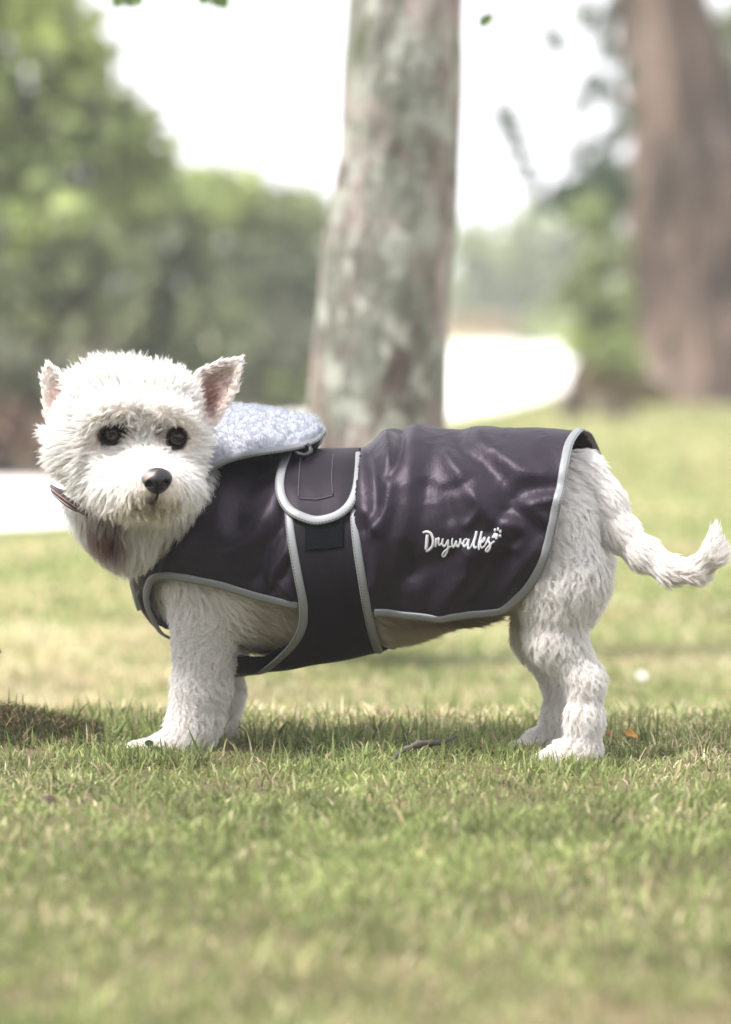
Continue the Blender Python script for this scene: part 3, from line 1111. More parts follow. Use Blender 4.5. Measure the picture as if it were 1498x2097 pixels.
coat = empty('dog_coat', (0.05, 0.08, 0.1))
tag(coat, 'dark aubergine waterproof coat with grey trim, worn by the white dog', 'dog coat')
clo, chi = np.array([-0.235, -0.15, 0.03]), np.array([0.25, 0.25, 0.36])
HOLE = np.vstack([slc + np.array([4, 0]), [(478, 1600), (780, 1600)], src[::-1] - np.array([2, 0]), [(736, 700), (592, 700)]])
panel = piece('satin_panel', coat_sdf, COAT_POLY, 0.0025, satin, coat, 1.0, 0, lo=clo, hi=chi, hole=HOLE)
so = panel.modifiers.new('thick', 'SOLIDIFY'); so.thickness = 0.0016; so.offset = -1
strap = piece('belly_strap', strap_sdf, STRAP_POLY, 0.0027, strapm, coat, 0.10, 0.003, lo=clo, hi=chi)
so = strap.modifiers.new('thick', 'SOLIDIFY'); so.thickness = 0.0016; so.offset = -1
bib = piece('chest_bib', lambda q: chain_sdf(bib_pr, q), BIB_POLY, 0.0018, strapm, coat, 0.1, -0.001, lo=clo, hi=chi)
so = bib.modifiers.new('thick', 'SOLIDIFY'); so.thickness = 0.0014; so.offset = -1
flap = piece('strap_flap', strap_sdf, FLAP_POLY, 0.0024, flapm, coat, 0.22, 0.0058, near_only=True, lo=clo, hi=chi)
so = flap.modifiers.new('thick', 'SOLIDIFY'); so.thickness = 0.0018; so.offset = -1


def on_surface(px, fn, off, wr=0.0, lift=0.0):
    px = np.asarray(px, float)
    p = trace(fn, px[:, 0], px[:, 1], off)
    n = grad(fn, p)
    if wr:
        p = p + n * wrinkle(p, wr)[:, None]
    return p + n * lift, n


def smooth_path(p, it=3):
    for _ in range(it):
        p = np.vstack([p[:1], 0.25 * p[:-2] + 0.5 * p[1:-1] + 0.25 * p[2:], p[-1:]])
    return p


def binding(name, px, fn, off, w, wr=0.0, both=False, lift=0.0006, extra=None):
    p, n = on_surface(px, fn, off, wr, lift)
    p = smooth_path(p, 4); n = norm(smooth_path(n, 6))
    v, f, uv = tube(p, w, 14, nrm=n, flat=0.36)
    o = mesh_from(name, v, f, bind_m, coat, uvs=uv)
    if both:
        v2 = mirror(v)
        f2 = [q[:, ::-1] for q in f]
        mesh_from(name, v2, f2, bind_m, coat, uvs=uv)
    return o


binding('armhole_binding', armc, coat_sdf, 0, 0.0040, 1.0, True)
binding('hem_binding', hemc, coat_sdf, 0, 0.0042, 1.0, True)
binding('strap_binding', slc, strap_sdf, 0.003, 0.0040, 0.10, True)
binding('strap_binding', src[:, ] , strap_sdf, 0.003, 0.0040, 0.10, True)
binding('flap_binding', flc, strap_sdf, 0.0064, 0.0044, 0.22)
NK = catmull([(268, 1150), (270, 1185), (277, 1218), (284, 1250)], 30)

# velcro patch
gx, gy = np.meshgrid(np.linspace(626, 704, 26), np.linspace(1068, 1128, 20), indexing='ij')
gy = gy - (gx - 626) * 0.08
pp, nn = on_surface(np.stack([gx.ravel(), gy.ravel()], -1), strap_sdf, 0.003, 0.10, 0.0009)
i = np.arange(25)[:, None] * 20 + np.arange(19)[None]
vf = np.stack([i, i + 1, i + 21, i + 20], -1).reshape(-1, 4)
velm = simple_mat('velcro_loops', (0.004, 0.005, 0.007), 0.95, 0.05, bump=1.0, bscale=900)
ve = mesh_from('velcro_patch', pp, vf, velm, coat)
so = ve.modifiers.new('thick', 'SOLIDIFY'); so.thickness = 0.0012; so.offset = 0
# seam ridges on the flap
seam_m = simple_mat('dark_thread', (0.05, 0.035, 0.05), 0.6, 0.4)
for line in ([(617, 932), (613, 980), (612, 1018)], [(683, 930), (680, 975), (682, 1012)], [(612, 1020), (650, 1022), (683, 1014)]):
    p, n = on_surface(catmull(line, 24), strap_sdf, 0.0066, 0.22, 0.0)
    v, f, uv = tube(p, 0.0005, 6, nrm=n, flat=0.8)
    mesh_from('seam', v, f, seam_m, coat)

# embroidered word: hand-traced strokes
def Z(*pts):
    return [(840 + x / 6.809, 1060 + y / 6.809) for x, y in pts]


LETTERS = [
    [(Z((180, 213), (205, 203), (240, 197), (285, 215), (315, 262), (328, 320), (318, 385), (285, 435), (240, 465), (222, 462)), 2.9), (Z((243, 238), (240, 300), (234, 380), (224, 450)), 3.6)],
    [(Z((372, 283), (366, 340), (357, 410)), 2.5), (Z((360, 350), (380, 305), (405, 285), (408, 305), (400, 350), (412, 382), (432, 370), (455, 340)), 2.1)],
    [(Z((466, 290), (456, 335), (462, 380), (483, 397), (508, 372), (530, 320)), 2.3), (Z((538, 303), (540, 370), (527, 450), (492, 528), (462, 548), (448, 530), (478, 478), (530, 435), (575, 395)), 2.2)],
    [(Z((600, 285), (592, 340), (604, 412), (632, 380), (650, 325), (656, 375), (678, 402), (702, 350), (708, 285), (712, 335), (738, 362)), 2.3)],
    [(Z((806, 292), (770, 308), (750, 355), (765, 395), (793, 372), (826, 298), (818, 360), (826, 418), (862, 388)), 2.4)],
    [(Z((862, 388), (900, 310), (932, 185), (920, 265), (898, 350), (912, 405), (942, 382)), 2.5)],
    [(Z((1004, 188), (985, 280), (968, 350), (970, 428)), 2.5), (Z((972, 352), (1010, 302), (1046, 270), (1040, 312), (988, 350), (1008, 402), (1046, 378)), 2.0)],
    [(Z((1046, 378), (1082, 318), (1112, 262), (1098, 308), (1130, 360), (1116, 420), (1080, 452), (1064, 430), (1100, 385), (1148, 342), (1188, 314)), 2.2)],
]
thread = simple_mat('silver_thread', (0.50, 0.51, 0.54), 0.5, 0.4, bump=1.0, bscale=1600, noise=(900, 0.75, 1.15))
logo = empty('embroidered_word')
logo.parent = coat
for L_ in LETTERS:
    ps = []
    for pts, w in L_:
        c = catmull(pts, 8 * len(pts))
        p, n = on_surface(c, coat_sdf, 0, 1.0, 0.0007)
        p = smooth_path(p, 2)
        wd = w * PXM * (1 - 0.25 * np.abs(np.linspace(-1, 1, len(p))) ** 6)
        ps.append(tube(p, wd, 8, nrm=n, flat=0.5))
    v, f, uv = merge(ps)
    o = mesh_from('letter', v, f, thread, coat)
    o.parent = logo; o.matrix_parent_inverse = coat.matrix_basis.inverted()
ps = []
for (x, y), rx, ry in [((1205, 250), 40, 36), ((1190, 240), 30, 30), ((1186, 173), 17, 26), ((1232, 163), 18, 30), ((1268, 192), 18, 28), ((1264, 252), 18, 24), ((1165, 262), 20, 18), ((1212, 280), 20, 18)]:
    a = np.linspace(0, 2 * math.pi, 18, endpoint=False)
    ring = []
    for rr_, lf in ((1.0, 0.0), (0.85, 0.0008), (0.45, 0.0013)):
        ring.append(on_surface(Z(*[(x + rx * rr_ * math.cos(t), y + ry * rr_ * math.sin(t)) for t in a]), coat_sdf, 0, 1.0, lf + 0.0003)[0])
    ctr = on_surface(Z((x, y)), coat_sdf, 0, 1.0, 0.0017)[0]
    v = np.vstack(ring + [ctr])
    f4, f3 = [], []
    for k in range(2):
        for j in range(18):
            f4.append((k * 18 + j, k * 18 + (j + 1) % 18, (k + 1) * 18 + (j + 1) % 18, (k + 1) * 18 + j))
    for j in range(18): f3.append((36 + j, 36 + (j + 1) % 18, 54))
    ps.append((v, [np.array(f4)[:, ::-1], np.array(f3)[:, ::-1]], None))
v, f, uv = merge(ps)
o = mesh_from('paw_print', v, f, thread, coat)
o.parent = logo; o.matrix_parent_inverse = coat.matrix_basis.inverted()

# fleece-lined collar folded open over the shoulders
near_px = catmull([(400, 985), (425, 968), (452, 948), (500, 932), (560, 922), (610, 914), (645, 900), (660, 884)], 90)
top_px = catmull([(400, 880), (428, 852), (465, 842), (505, 843), (560, 850), (610, 860), (645, 869), (664, 880)], 90)
tt = np.linspace(0, 1, 90)
near3 = np.array([D(u, v, -0.074 * (1 - max(0, (t - 0.45) / 0.55) ** 2.2) - 0.004) for (u, v), t in zip(near_px, tt)])
top3c = np.array([D(u, v, 0.012) for (u, v), t in zip(top_px, tt)])
wf = (1 - tt ** 3)[:, None]
far3 = mirror(near3) * wf + near3 * (1 - wf) + np.array([0.0, 0.004, -0.004])
NR = 46
V = []
for k in range(NR):
    s = k / (NR - 1)
    row = (1 - s) ** 2 * near3 + 2 * s * (1 - s) * (2 * top3c - 0.5 * near3 - 0.5 * far3) + s * s * far3
    V.append(row)
V = np.array(V)                       # NR x 90 x 3
fi = np.arange(NR - 1)[:, None] * 90 + np.arange(89)[None]
ff = np.stack([fi, fi + 1, fi + 91, fi + 90], -1).reshape(-1, 4)
Vn = V.reshape(-1, 3)
cc = Vn[ff]
nf = np.cross(cc[:, 1] - cc[:, 0], cc[:, 3] - cc[:, 0])
vnm = np.zeros_like(Vn)
for k in range(4): np.add.at(vnm, ff[:, k], nf)
vnm = norm(vnm)
if vnm[:, 2].mean() < 0:
    vnm = -vnm; ff = ff[:, ::-1]
fleece_pts, fleece_n, fleece_f = Vn.copy(), vnm.copy(), ff.copy()


def blobs(p, cell=0.0052):
    """height of little round tufts (nearest jittered cell point)"""
    q = p / cell
    i0 = np.floor(q).astype(int)
    best = np.full(len(p), 9.0)
    for dx in (-1, 0, 1):
        for dy in (-1, 0, 1):
            for dz in (-1, 0, 1):
                i = i0 + np.array([dx, dy, dz])
                j = np.stack([_hash(i[:, 0], i[:, 1], i[:, 2]), _hash(i[:, 0] + 71, i[:, 1], i[:, 2]), _hash(i[:, 0], i[:, 1] + 37, i[:, 2])], -1)
                best = np.minimum(best, np.linalg.norm(q - (i + j), axis=1))
    return 1 - np.clip(best, 0, 1) ** 2


fleece_m = simple_mat('pale_blue_fleece', (0.42, 0.44, 0.495), 0.95, 0.03)
# dense fleece mesh
def subdiv_grid(V, m, n):
    a = np.linspace(0, V.shape[0] - 1, m); b = np.linspace(0, V.shape[1] - 1, n)
    ia = np.minimum(a.astype(int), V.shape[0] - 2); fa = (a - ia)[:, None, None]
    ib = np.minimum(b.astype(int), V.shape[1] - 2); fb = (b - ib)[None, :, None]
    g = lambda x, y: V[np.ix_(x, y)]
    return g(ia, ib) * (1 - fa) * (1 - fb) + g(ia + 1, ib) * fa * (1 - fb) + g(ia, ib + 1) * (1 - fa) * fb + g(ia + 1, ib + 1) * fa * fb


M_, N_ = 150, 230
Vd = subdiv_grid(V, M_, N_).reshape(-1, 3)
Nd = norm(subdiv_grid(fleece_n.reshape(NR, 90, 3), M_, N_).reshape(-1, 3))
edge = np.minimum(np.linspace(0, 1, M_), np.linspace(1, 0, M_))[:, None] * np.ones(N_)[None]
edge2 = np.linspace(1, 0, N_)[None] * np.ones(M_)[:, None]
em = (sstep(0, 0.06, edge) * sstep(0, 0.04, edge2)).ravel()
hgt = (0.001 + 0.0058 * blobs(Vd * np.array([1, .8, 1]), 0.0075) + 0.0008 * fbm(Vd * 350, 2)) * em
Vd2 = Vd + Nd * hgt[:, None]
fi = np.arange(M_ - 1)[:, None] * N_ + np.arange(N_ - 1)[None]
fd = np.stack([fi, fi + 1, fi + N_ + 1, fi + N_], -1).reshape(-1, 4)
mesh_from('fleece_lining', Vd2, fd, fleece_m, coat)
under = mesh_from('collar_shell', Vn - vnm * 0.0018, ff, satin, coat)
so = under.modifiers.new('thick', 'SOLIDIFY'); so.thickness = 0.0012; so.offset = -1
v, f, uv = tube(near3, 0.0036, 12, nrm=norm(vnm.reshape(NR, 90, 3)[0] + np.array([0, -0.9, 0])), flat=0.5)
mesh_from('collar_binding', v, f, bind_m, coat, uvs=uv)
v, f, uv = tube(far3, 0.0036, 12, nrm=vnm.reshape(NR, 90, 3)[-1], flat=0.5)
mesh_from('collar_binding', v, f, bind_m, coat, uvs=uv)
end = V[:, -1]
v, f, uv = tube(end, 0.0036, 12, nrm=vnm.reshape(NR, 90, 3)[:, -1] + np.array([0.6, 0, 0]), flat=0.6)
mesh_from('collar_binding', v, f, bind_m, coat, uvs=uv)
# neck piece joining the collar to the coat beneath it
ring = []
for k, (u0, v0, o0) in enumerate([(445, 968, -0.066), (520, 935, -0.060), (590, 925, -0.045), (618, 925, 0.0)]):
    ring.append(D(u0, v0, o0))
# hanging loop under the collar point
lp = catmull([D(600, 914, -0.05), D(606, 926, -0.055), D(622, 932, -0.055), D(634, 928, -0.05), D(636, 918, -0.045), D(628, 909, -0.045)], 30)
v, f, uv = tube(lp, 0.0021, 8)
mesh_from('hanging_loop', v, f, simple_mat('black_cord', (0.02, 0.02, 0.022), 0.45, 0.5), coat)
# front placket edge below the throat
p, n = on_surface(NK + np.array([2, 0]), coat_sdf, 0, 0.3, 0.0004)
v, f, uv = tube(smooth_path(p, 3), 0.0042, 12, nrm=norm(n + np.array([-0.2, -1, 0])), flat=0.4)
mesh_from('neck_binding', v, f, bind_m, coat, uvs=uv)

# leather neck collar, seen at the left of the neck
collar = empty('neck_collar', tuple(P(140, 1030, 0.04)))
tag(collar, 'narrow dark collar with stitched stripes standing out behind the dog\'s cheek', 'collar')
cm = simple_mat('dark_woven_leather', (0.07, 0.05, 0.055), 0.5, 0.5, bump=0.4, bscale=500)
arc = catmull([P(176, 1052, 0.015), P(160, 1042, 0.010), P(140, 1029, 0.012), P(120, 1014, 0.022), P(108, 1003, 0.038), P(118, 1003, 0.056), P(170, 1015, 0.075)], 50)
v, f, uv = tube(arc, 0.0052, 12, nrm=norm(np.tile(np.array([-0.6, -0.55, -0.25]), (50, 1))), flat=0.35)
mesh_from('strap', v, f, cm, collar)
for o_, colr in ((0.0026, (0.42, 0.20, 0.16)), (-0.0016, (0.30, 0.28, 0.34))):
    t_ = norm(np.gradient(arc, axis=0)); side = norm(np.cross(t_, np.tile(np.array([-0.6, -0.55, -0.25]), (50, 1))))
    v, f, uv = tube(arc + side * o_ + np.array([-0.6, -0.55, -0.25]) * 0.0022, 0.0005, 6)
    mesh_from('stitching', v, f, simple_mat('stitch_%d' % (o_ * 1e4), colr, 0.6), collar)

# ------------------------------------------------------------------ fur
def sample(v, f, n, r):
    t = np.vstack([f[:, [0, 1, 2]], f[:, [0, 2, 3]]])
    a, b, c = v[t[:, 0]], v[t[:, 1]], v[t[:, 2]]
    ar = np.linalg.norm(np.cross(b - a, c - a), axis=1)
    k = r.choice(len(t), n, p=ar / ar.sum())
    u1, u2 = r.uniform(0, 1, n), r.uniform(0, 1, n)
    s = u1 + u2 > 1
    u1[s], u2[s] = 1 - u1[s], 1 - u2[s]
    return a[k] + (b - a)[k] * u1[:, None] + (c - a)[k] * u2[:, None]


HK = hp(305, 925, -0.075)


def fur_fields(p):
    """flow direction, length, lift and waviness at skin points"""
    ws, fl, ln, lf, wv, hw = 0, 0, 0, 0, 0, 0
    nh = len(head)
    for k, q in enumerate(PRIMS):
        w = np.exp(-np.clip(np.abs(q.d(p)), 0, 0.2) / 0.006) + 1e-12
        ws = ws + w
        fl = fl + w[:, None] * q.flow; ln = ln + w * q.len; lf = lf + w * q.lift; wv = wv + w * q.wave
        if k >= len(PRIMS) - nh: hw = hw + w
    fl = fl / ws[:, None]; ln = ln / ws; lf = lf / ws; wv = wv / ws; hw = hw / ws
    rad = norm(p - HK)
    rad[:, 2] -= 0.45 * sstep(0.0, -0.03, p[:, 2] - HK[2]) * 1.0
    # whorl: fur radiates from the bridge of the nose
    fl = fl * (1 - hw[:, None]) + norm(rad) * hw[:, None]
    px = proj(p)
    e = np.minimum(ear_near(p, EAR_R), ear_near(p, EAR_L))
    ear = (e < 0.001) & (px[:, 1] < 875) & ((px[:, 0] > 402) | (px[:, 0] < 148)) & (hw > 0.2)
    ln = np.where(ear, 0.0062, ln); lf = np.where(ear, 0.16, lf)
    fe = np.where((px[:, 0] > 300)[:, None], np.array([0.75, 0, 0.55]), np.array([-0.4, 0, 0.85]))
    fl = np.where(ear[:, None], fe, fl)
    for k, (c, r) in enumerate(EYEC):
        s = eye_q(p, k)
        m = 1 - sstep(r * 1.2, r * 2.4, s)
        ln = ln * (1 - 0.75 * m)
        fl = fl * (1 - m[:, None]) + norm(p - c) * m[:, None]
        ln = np.where(s < r * 1.10, 0, ln)
    dn = np.linalg.norm((p - NC) / np.array([1.2, 1.5, 1.0]), axis=1)
    ln = ln * (0.30 + 0.70 * sstep(0.010, 0.030, dn))
    ln = np.where(dn < 0.0105, 0, ln)
    return norm(fl), ln, lf, wv, hw


def ear_near(p, poly):
    return poly_d_fast(poly, p[:, [0, 2]])


def under_cloth(p):
    q = p.copy(); far = p[:, 1] > ymid(p[:, 0]); q[far] = mirror(p[far])
    px = proj(q)
    a = pip(COAT_POLY, px) & (coat_sdf(p) < 0.004)
    b = pip(STRAP_POLY, px) & (strap_sdf(p) < 0.008)
    c = pip(BIB_POLY, px) & (p[:, 2] < P(400, 1235, 0)[2]) & (px[:, 0] > 480)
    return (a | b | c) & ~((px[:, 0] < 430) & (p[:, 1] < -0.03) & (px[:, 1] < 1080))


r = np.random.default_rng(11)
NG, NCH, NP = 40000, 520000, 6
gp = sample(bv, bf, NG, r)
gp = gp[~under_cloth(gp)]
gn = grad(body_sdf, gp)
fl, gl, glf, gw, ghw = fur_fields(gp)
gt = norm(fl - (fl * gn).sum(1)[:, None] * gn + r.normal(0, 1, gp.shape) * (0.10 + 0.16 * ghw)[:, None])
# low-frequency swirls turn the lie of the coat
sw = fbm(gp * 20, 2) * 1.25 * gw + fbm(gp * 60, 2) * np.where(gw < 0.16, 0.12, 0.35)
earg = (np.minimum(ear_near(gp, EAR_R), ear_near(gp, EAR_L)) < 0.001) & (gl < 0.0078) & (proj(gp)[:, 1] < 875)
sw = np.where(earg, sw * 0.2, sw)
side = np.cross(gn, gt)
gt = norm(gt * np.cos(sw)[:, None] + side * np.sin(sw)[:, None])
side = np.cross(gn, gt)
gl = gl * r.uniform(0.8, 1.2, len(gp)) * (1 + (0.25 + 0.55 * ghw) * fbm(gp * 45, 2))
ph = r.uniform(0, 6.28, len(gp))
disp = np.zeros((len(gp), NP, 3))
pos = np.zeros((len(gp), 3))
lv = 1 + 0.9 * ghw * fbm(gp * 70, 2)
for k in range(1, NP):
    t = (k - 0.5) / (NP - 1)
    lift = glf * (1.9 - 1.5 * t) * lv + r.normal(0, 0.06, len(gp))
    wa = gw * 1.1 * np.sin(t * 5.0 + ph)
    dvec = norm(gt * np.cos(wa)[:, None] + side * np.sin(wa)[:, None] + gn * lift[:, None] + np.array([0, 0, -0.10]) * t)
    pos = pos + dvec * (gl / (NP - 1))[:, None]
    disp[:, k] = pos
cp = sample(bv, bf, NCH, r)
cp = cp[~under_cloth(cp)]
# fewer hairs where the camera side is never seen
cn = grad(body_sdf, cp)
back = (cn[:, 1] > 0.45) & (r.uniform(0, 1, len(cp)) < 0.75)
cp, cn = cp[~back], cn[~back]
_, cl_, _, cw_, chw = fur_fields(cp)
ok = cl_ > 0.0005
cp, cn, cl_, cw_, chw = cp[ok], cn[ok], cl_[ok], cw_[ok], chw[ok]
kd = kdtree.KDTree(len(gp))
for i, q in enumerate(gp): kd.insert(q, i)
kd.balance()
gi = np.array([kd.find(q)[1] for q in cp])
s = np.linspace(0, 1, NP)
lscale = np.clip(cl_ / np.maximum(gl[gi], 1e-4), 0, 1.3) * r.uniform(0.6, 1.1, len(cp))
clump = np.clip(0.34 + 0.30 * chw, 0, 0.85)
pts = cp[:, None] + disp[gi] * lscale[:, None, None] + (gp[gi] - cp)[:, None] * (clump[:, None] * s[None] ** 1.3)[:, :, None]
pts[:, 1:] += r.normal(0, 0.00028, pts[:, 1:].shape) * (s[1:] * 1.6)[None, :, None]
pts[:, 0] -= cn * 0.0008
# keep hair out of the eyeballs
for (c, rr) in EYEC:
    d = pts - c
    l = np.linalg.norm(d, axis=2, keepdims=True)
    pts = np.where(l < rr * 1.1, c + d / l * rr * 1.1, pts)
hc = bpy.data.hair_curves.new('fur')
hc.add_curves([NP] * len(pts))
hc.points.foreach_set('position', (pts.reshape(-1, 3)).astype(np.float32).ravel())
ra = hc.attributes.get('radius') or hc.attributes.new('radius', 'FLOAT', 'POINT')
thick = 0.00010 + 0.00005 * r.uniform(0, 1, len(pts))
ra.data.foreach_set('value', (thick[:, None] * (1 - 0.78 * s[None] ** 2)).astype(np.float32).ravel())
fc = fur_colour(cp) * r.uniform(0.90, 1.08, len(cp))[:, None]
ca = hc.attributes.new('tint', 'FLOAT_COLOR', 'CURVE')
c4 = np.ones((len(cp), 4), np.float32); c4[:, :3] = np.clip(fc, 0, 0.93)
ca.data.foreach_set('color', c4.ravel())
fur_m, nt, b_ = mat_new('dog_fur')
at = node(nt, 'ShaderNodeAttribute', attribute_name='tint')
L(nt, at.outputs['Color'], b_.inputs['Base Color'])
b_.inputs['Roughness'].default_value = 0.55
b_.inputs['Specular IOR Level'].default_value = 0.25
tr = node(nt, 'ShaderNodeBsdfTranslucent'); L(nt, at.outputs['Color'], tr.inputs[0])
mx = node(nt, 'ShaderNodeMixShader'); mx.inputs[0].default_value = 0.42
L(nt, b_.outputs[0], mx.inputs[1]); L(nt, tr.outputs[0], mx.inputs[2]); L(nt, mx.outputs[0], nt.nodes['Material Output'].inputs['Surface'])
hc.materials.append(fur_m)
fur = bpy.data.objects.new('fur', hc)
COL.objects.link(fur)
fur.parent = dog
fur.matrix_parent_inverse = dog.matrix_basis.inverted()
fur['kind'] = 'stuff'

# fine fuzz on the fleece
r = np.random.default_rng(12)
fp = sample(Vd2, fd, 15000, r)
fn_ = norm(r.normal(0, 0.55, fp.shape) + np.array([0, -0.15, 0.9]))
q2 = norm(r.normal(0, 1, fp.shape) + fn_ * 0.7)
fz = np.stack([fp, fp + fn_ * 0.0018, fp + fn_ * 0.0026 + q2 * 0.0016], 1)
hc2 = bpy.data.hair_curves.new('fleece_fuzz')
hc2.add_curves([3] * len(fz))
hc2.points.foreach_set('position', fz.astype(np.float32).ravel())
ra = hc2.attributes.get('radius') or hc2.attributes.new('radius', 'FLOAT', 'POINT')
ra.data.foreach_set('value', np.tile(np.array([0.00012, 0.00010, 0.00005], np.float32), len(fz)))
hc2.materials.append(fleece_m)
fo = bpy.data.objects.new('fleece_fuzz', hc2)
COL.objects.link(fo)
fo.parent = coat; fo.matrix_parent_inverse = coat.matrix_basis.inverted()
fo['kind'] = 'stuff'

# ------------------------------------------------------------------ trees and shrubs
leaf_mat = tint_mat('leaf', 0.5, 0.38, 0.35)


def leaves(centres, radii, n, size, cols, r, squash=1.0, shell=0.55):
    """n leaf-sized folded blades spread through the blobs of a crown"""
    centres = np.asarray(centres, float); radii = np.asarray(radii, float)
    w = radii ** 2; w = w / w.sum()
    k = r.choice(len(centres), n, p=w)
    d = norm(r.normal(0, 1, (n, 3)))
    rad = radii[k] * (shell + (1 - shell) * r.uniform(0, 1, n)) * (1 + 0.16 * vnoise(d * 2.3 + k[:, None] * 3.1))
    c = centres[k] + d * rad[:, None] * np.array([1, 1, squash])
    # clusters: pull leaves to twig ends so that gaps open
    cl = max(8, n // 26)
    tw = c[r.choice(n, cl)]
    kd = kdtree.KDTree(cl)
    for i, q in enumerate(tw): kd.insert(q, i)
    kd.balance()
    ti = np.array([kd.find(q)[1] for q in c])
    c = c + (tw[ti] - c) * r.uniform(0.1, 0.55, n)[:, None]
    ax = norm(r.normal(0, 1, (n, 3)) + np.array([0, 0, -0.25]))
    sd = norm(np.cross(ax, r.normal(0, 1, (n, 3))))
    up = np.cross(ax, sd)
    s = size * r.uniform(0.6, 1.3, n)[:, None]
    V = np.stack([c, c + ax * s * 0.5 + sd * s * 0.32 + up * s * 0.08, c + ax * s, c + ax * s * 0.5 - sd * s * 0.32 + up * s * 0.08], 1)
    b = (np.arange(n) * 4)[:, None]
    f = np.vstack([b + np.array([[0, 1, 2]]), b + np.array([[0, 2, 3]])])
    cols = np.asarray(cols, float)
    tint = np.clip(0.5 + 0.5 * fbm(c / (radii.mean() * 0.9), 2) + r.normal(0, 0.2, n), 0, 1)
    cc = cols[0] * (1 - tint[:, None]) + cols[1] * tint[:, None]
    cc = cc * r.uniform(0.75, 1.25, n)[:, None]
    return V.reshape(-1, 3), f, np.repeat(cc, 4, 0)


def bark_mat(name, cols, scale=8.0, stretch=0.25, bump=1.0, patches=None):
    m, nt, b = mat_new(name)
    tc = node(nt, 'ShaderNodeTexCoord')
    mp = node(nt, 'ShaderNodeMapping'); mp.inputs['Scale'].default_value = (1, 1, stretch)
    L(nt, tc.outputs['Object'], mp.inputs['Vector'])
    n = node(nt, 'ShaderNodeTexNoise', Scale=scale, Detail=8.0, Roughness=0.65)
    L(nt, mp.outputs[0], n.inputs['Vector'])
    rp = ramp(nt, n.outputs['Fac'], [(0.30 + 0.4 * i / (len(cols) - 1), c) for i, c in enumerate(cols)])
    last = rp.outputs[0]
    if patches:
        for (sc, lo_, hi_, c) in patches:
            n2 = node(nt, 'ShaderNodeTexNoise', Scale=sc, Detail=5.0, Roughness=0.6)
            mp2 = node(nt, 'ShaderNodeMapping'); mp2.inputs['Location'].default_value = (sc, sc * 2, 1); mp2.inputs['Scale'].default_value = (1, 1, 0.6)
            L(nt, tc.outputs['Object'], mp2.inputs['Vector']); L(nt, mp2.outputs[0], n2.inputs['Vector'])
            r2 = ramp(nt, n2.outputs['Fac'], [(lo_, (0, 0, 0)), (hi_, (1, 1, 1))])
            mx = node(nt, 'ShaderNodeMix'); mx.data_type = 'RGBA'
            L(nt, r2.outputs[0], mx.inputs['Factor']); L(nt, last, mx.inputs['A']); mx.inputs['B'].default_value = (*c, 1)
            last = mx.outputs['Result']
    L(nt, last, b.inputs['Base Color'])
    b.inputs['Roughness'].default_value = 0.9
    b.inputs['Specular IOR Level'].default_value = 0.2
    n3 = node(nt, 'ShaderNodeTexNoise', Scale=scale * 3, Detail=6.0)
    L(nt, mp.outputs[0], n3.inputs['Vector'])
    bp = node(nt, 'ShaderNodeBump', Strength=bump, Distance=0.02); L(nt, n3.outputs['Fac'], bp.inputs['Height']); L(nt, bp.outputs[0], b.inputs['Normal'])
    return m


def trunk_mesh(name, rings, mat, parent, ns=64, fis=0.05, lump=0.03, nrows=160, roots=0, fscale=1.0):
    """rings: (x, y, z, radius); vertical fissures and lumps are real relief"""
    R = catmull(rings, nrows)
    a = np.linspace(0, 2 * math.pi, ns, endpoint=False)
    X = np.cos(a)[None] * np.ones(nrows)[:, None]; Y = np.sin(a)[None] * np.ones(nrows)[:, None]
    z = R[:, 2][:, None] * np.ones(ns)[None]
    q = np.stack([X * 2.2 * fscale, Y * 2.2 * fscale, z * 1.3], -1).reshape(-1, 3)
    l = fbm(q, 3).reshape(nrows, ns)
    q2 = np.stack([X * 7 * fscale, Y * 7 * fscale, z * 2.0], -1).reshape(-1, 3)
    fz = (1 - 2 * np.abs(fbm(q2 + 11, 3))).reshape(nrows, ns)
    rr = R[:, 3][:, None] * (1 + lump * 2 * l + fis * fz)
    if roots:
        k = np.exp(-(z - R[:, 2].min()) / (R[:, 3].max() * 1.2))
        rr = rr * (1 + roots * k * (0.6 + 0.6 * np.cos(a * 5 + 1.0)[None]))
    V = np.stack([R[:, 0][:, None] + X * rr, R[:, 1][:, None] + Y * rr, z], -1).reshape(-1, 3)
    i = np.arange(nrows - 1)[:, None] * ns; j = np.arange(ns)[None]; jn = (j + 1) % ns
    f = np.stack([i + j, i + jn, i + ns + jn, i + ns + j], -1).reshape(-1, 4)
    return mesh_from(name, V, f, mat, parent)


pale_bark = bark_mat('pale_lichened_bark', [(0.10, 0.08, 0.07), (0.32, 0.27, 0.25), (0.46, 0.405, 0.38)], 12, 0.45, 1.0,
                     [(6.0, 0.48, 0.56, (0.17, 0.18, 0.15)), (12.0, 0.52, 0.64, (0.11, 0.09, 0.08)), (24.0, 0.52, 0.58, (0.33, 0.34, 0.30)), (9.0, 0.60, 0.70, (0.11, 0.12, 0.075))])
brown_bark = bark_mat('furrowed_brown_bark', [(0.015, 0.011, 0.009), (0.085, 0.058, 0.042), (0.20, 0.145, 0.115)], 4, 0.10, 1.0,
                      [(1.6, 0.50, 0.60, (0.045, 0.032, 0.022)), (2.2, 0.60, 0.70, (0.24, 0.19, 0.165))])
plain_bark = bark_mat('plain_bark', [(0.06, 0.05, 0.04), (0.16, 0.13, 0.10)], 10, 0.3)


def limb(a, b, r0, r1, mat, parent, sag=0.15, n=14, name='limb', seed=0):
    a, b = np.array(a, float), np.array(b, float)
    m = (a + b) / 2 + np.array([0, 0, sag * np.linalg.norm(b - a)])
    c = catmull([a, m, b], n)
    c[1:-1] += np.random.default_rng(seed).normal(0, 0.01 * np.linalg.norm(b - a), c[1:-1].shape)
    v, f, uv = tube(c, np.linspace(r0, r1, n), 9)
    return mesh_from(name, v, f, mat, parent)


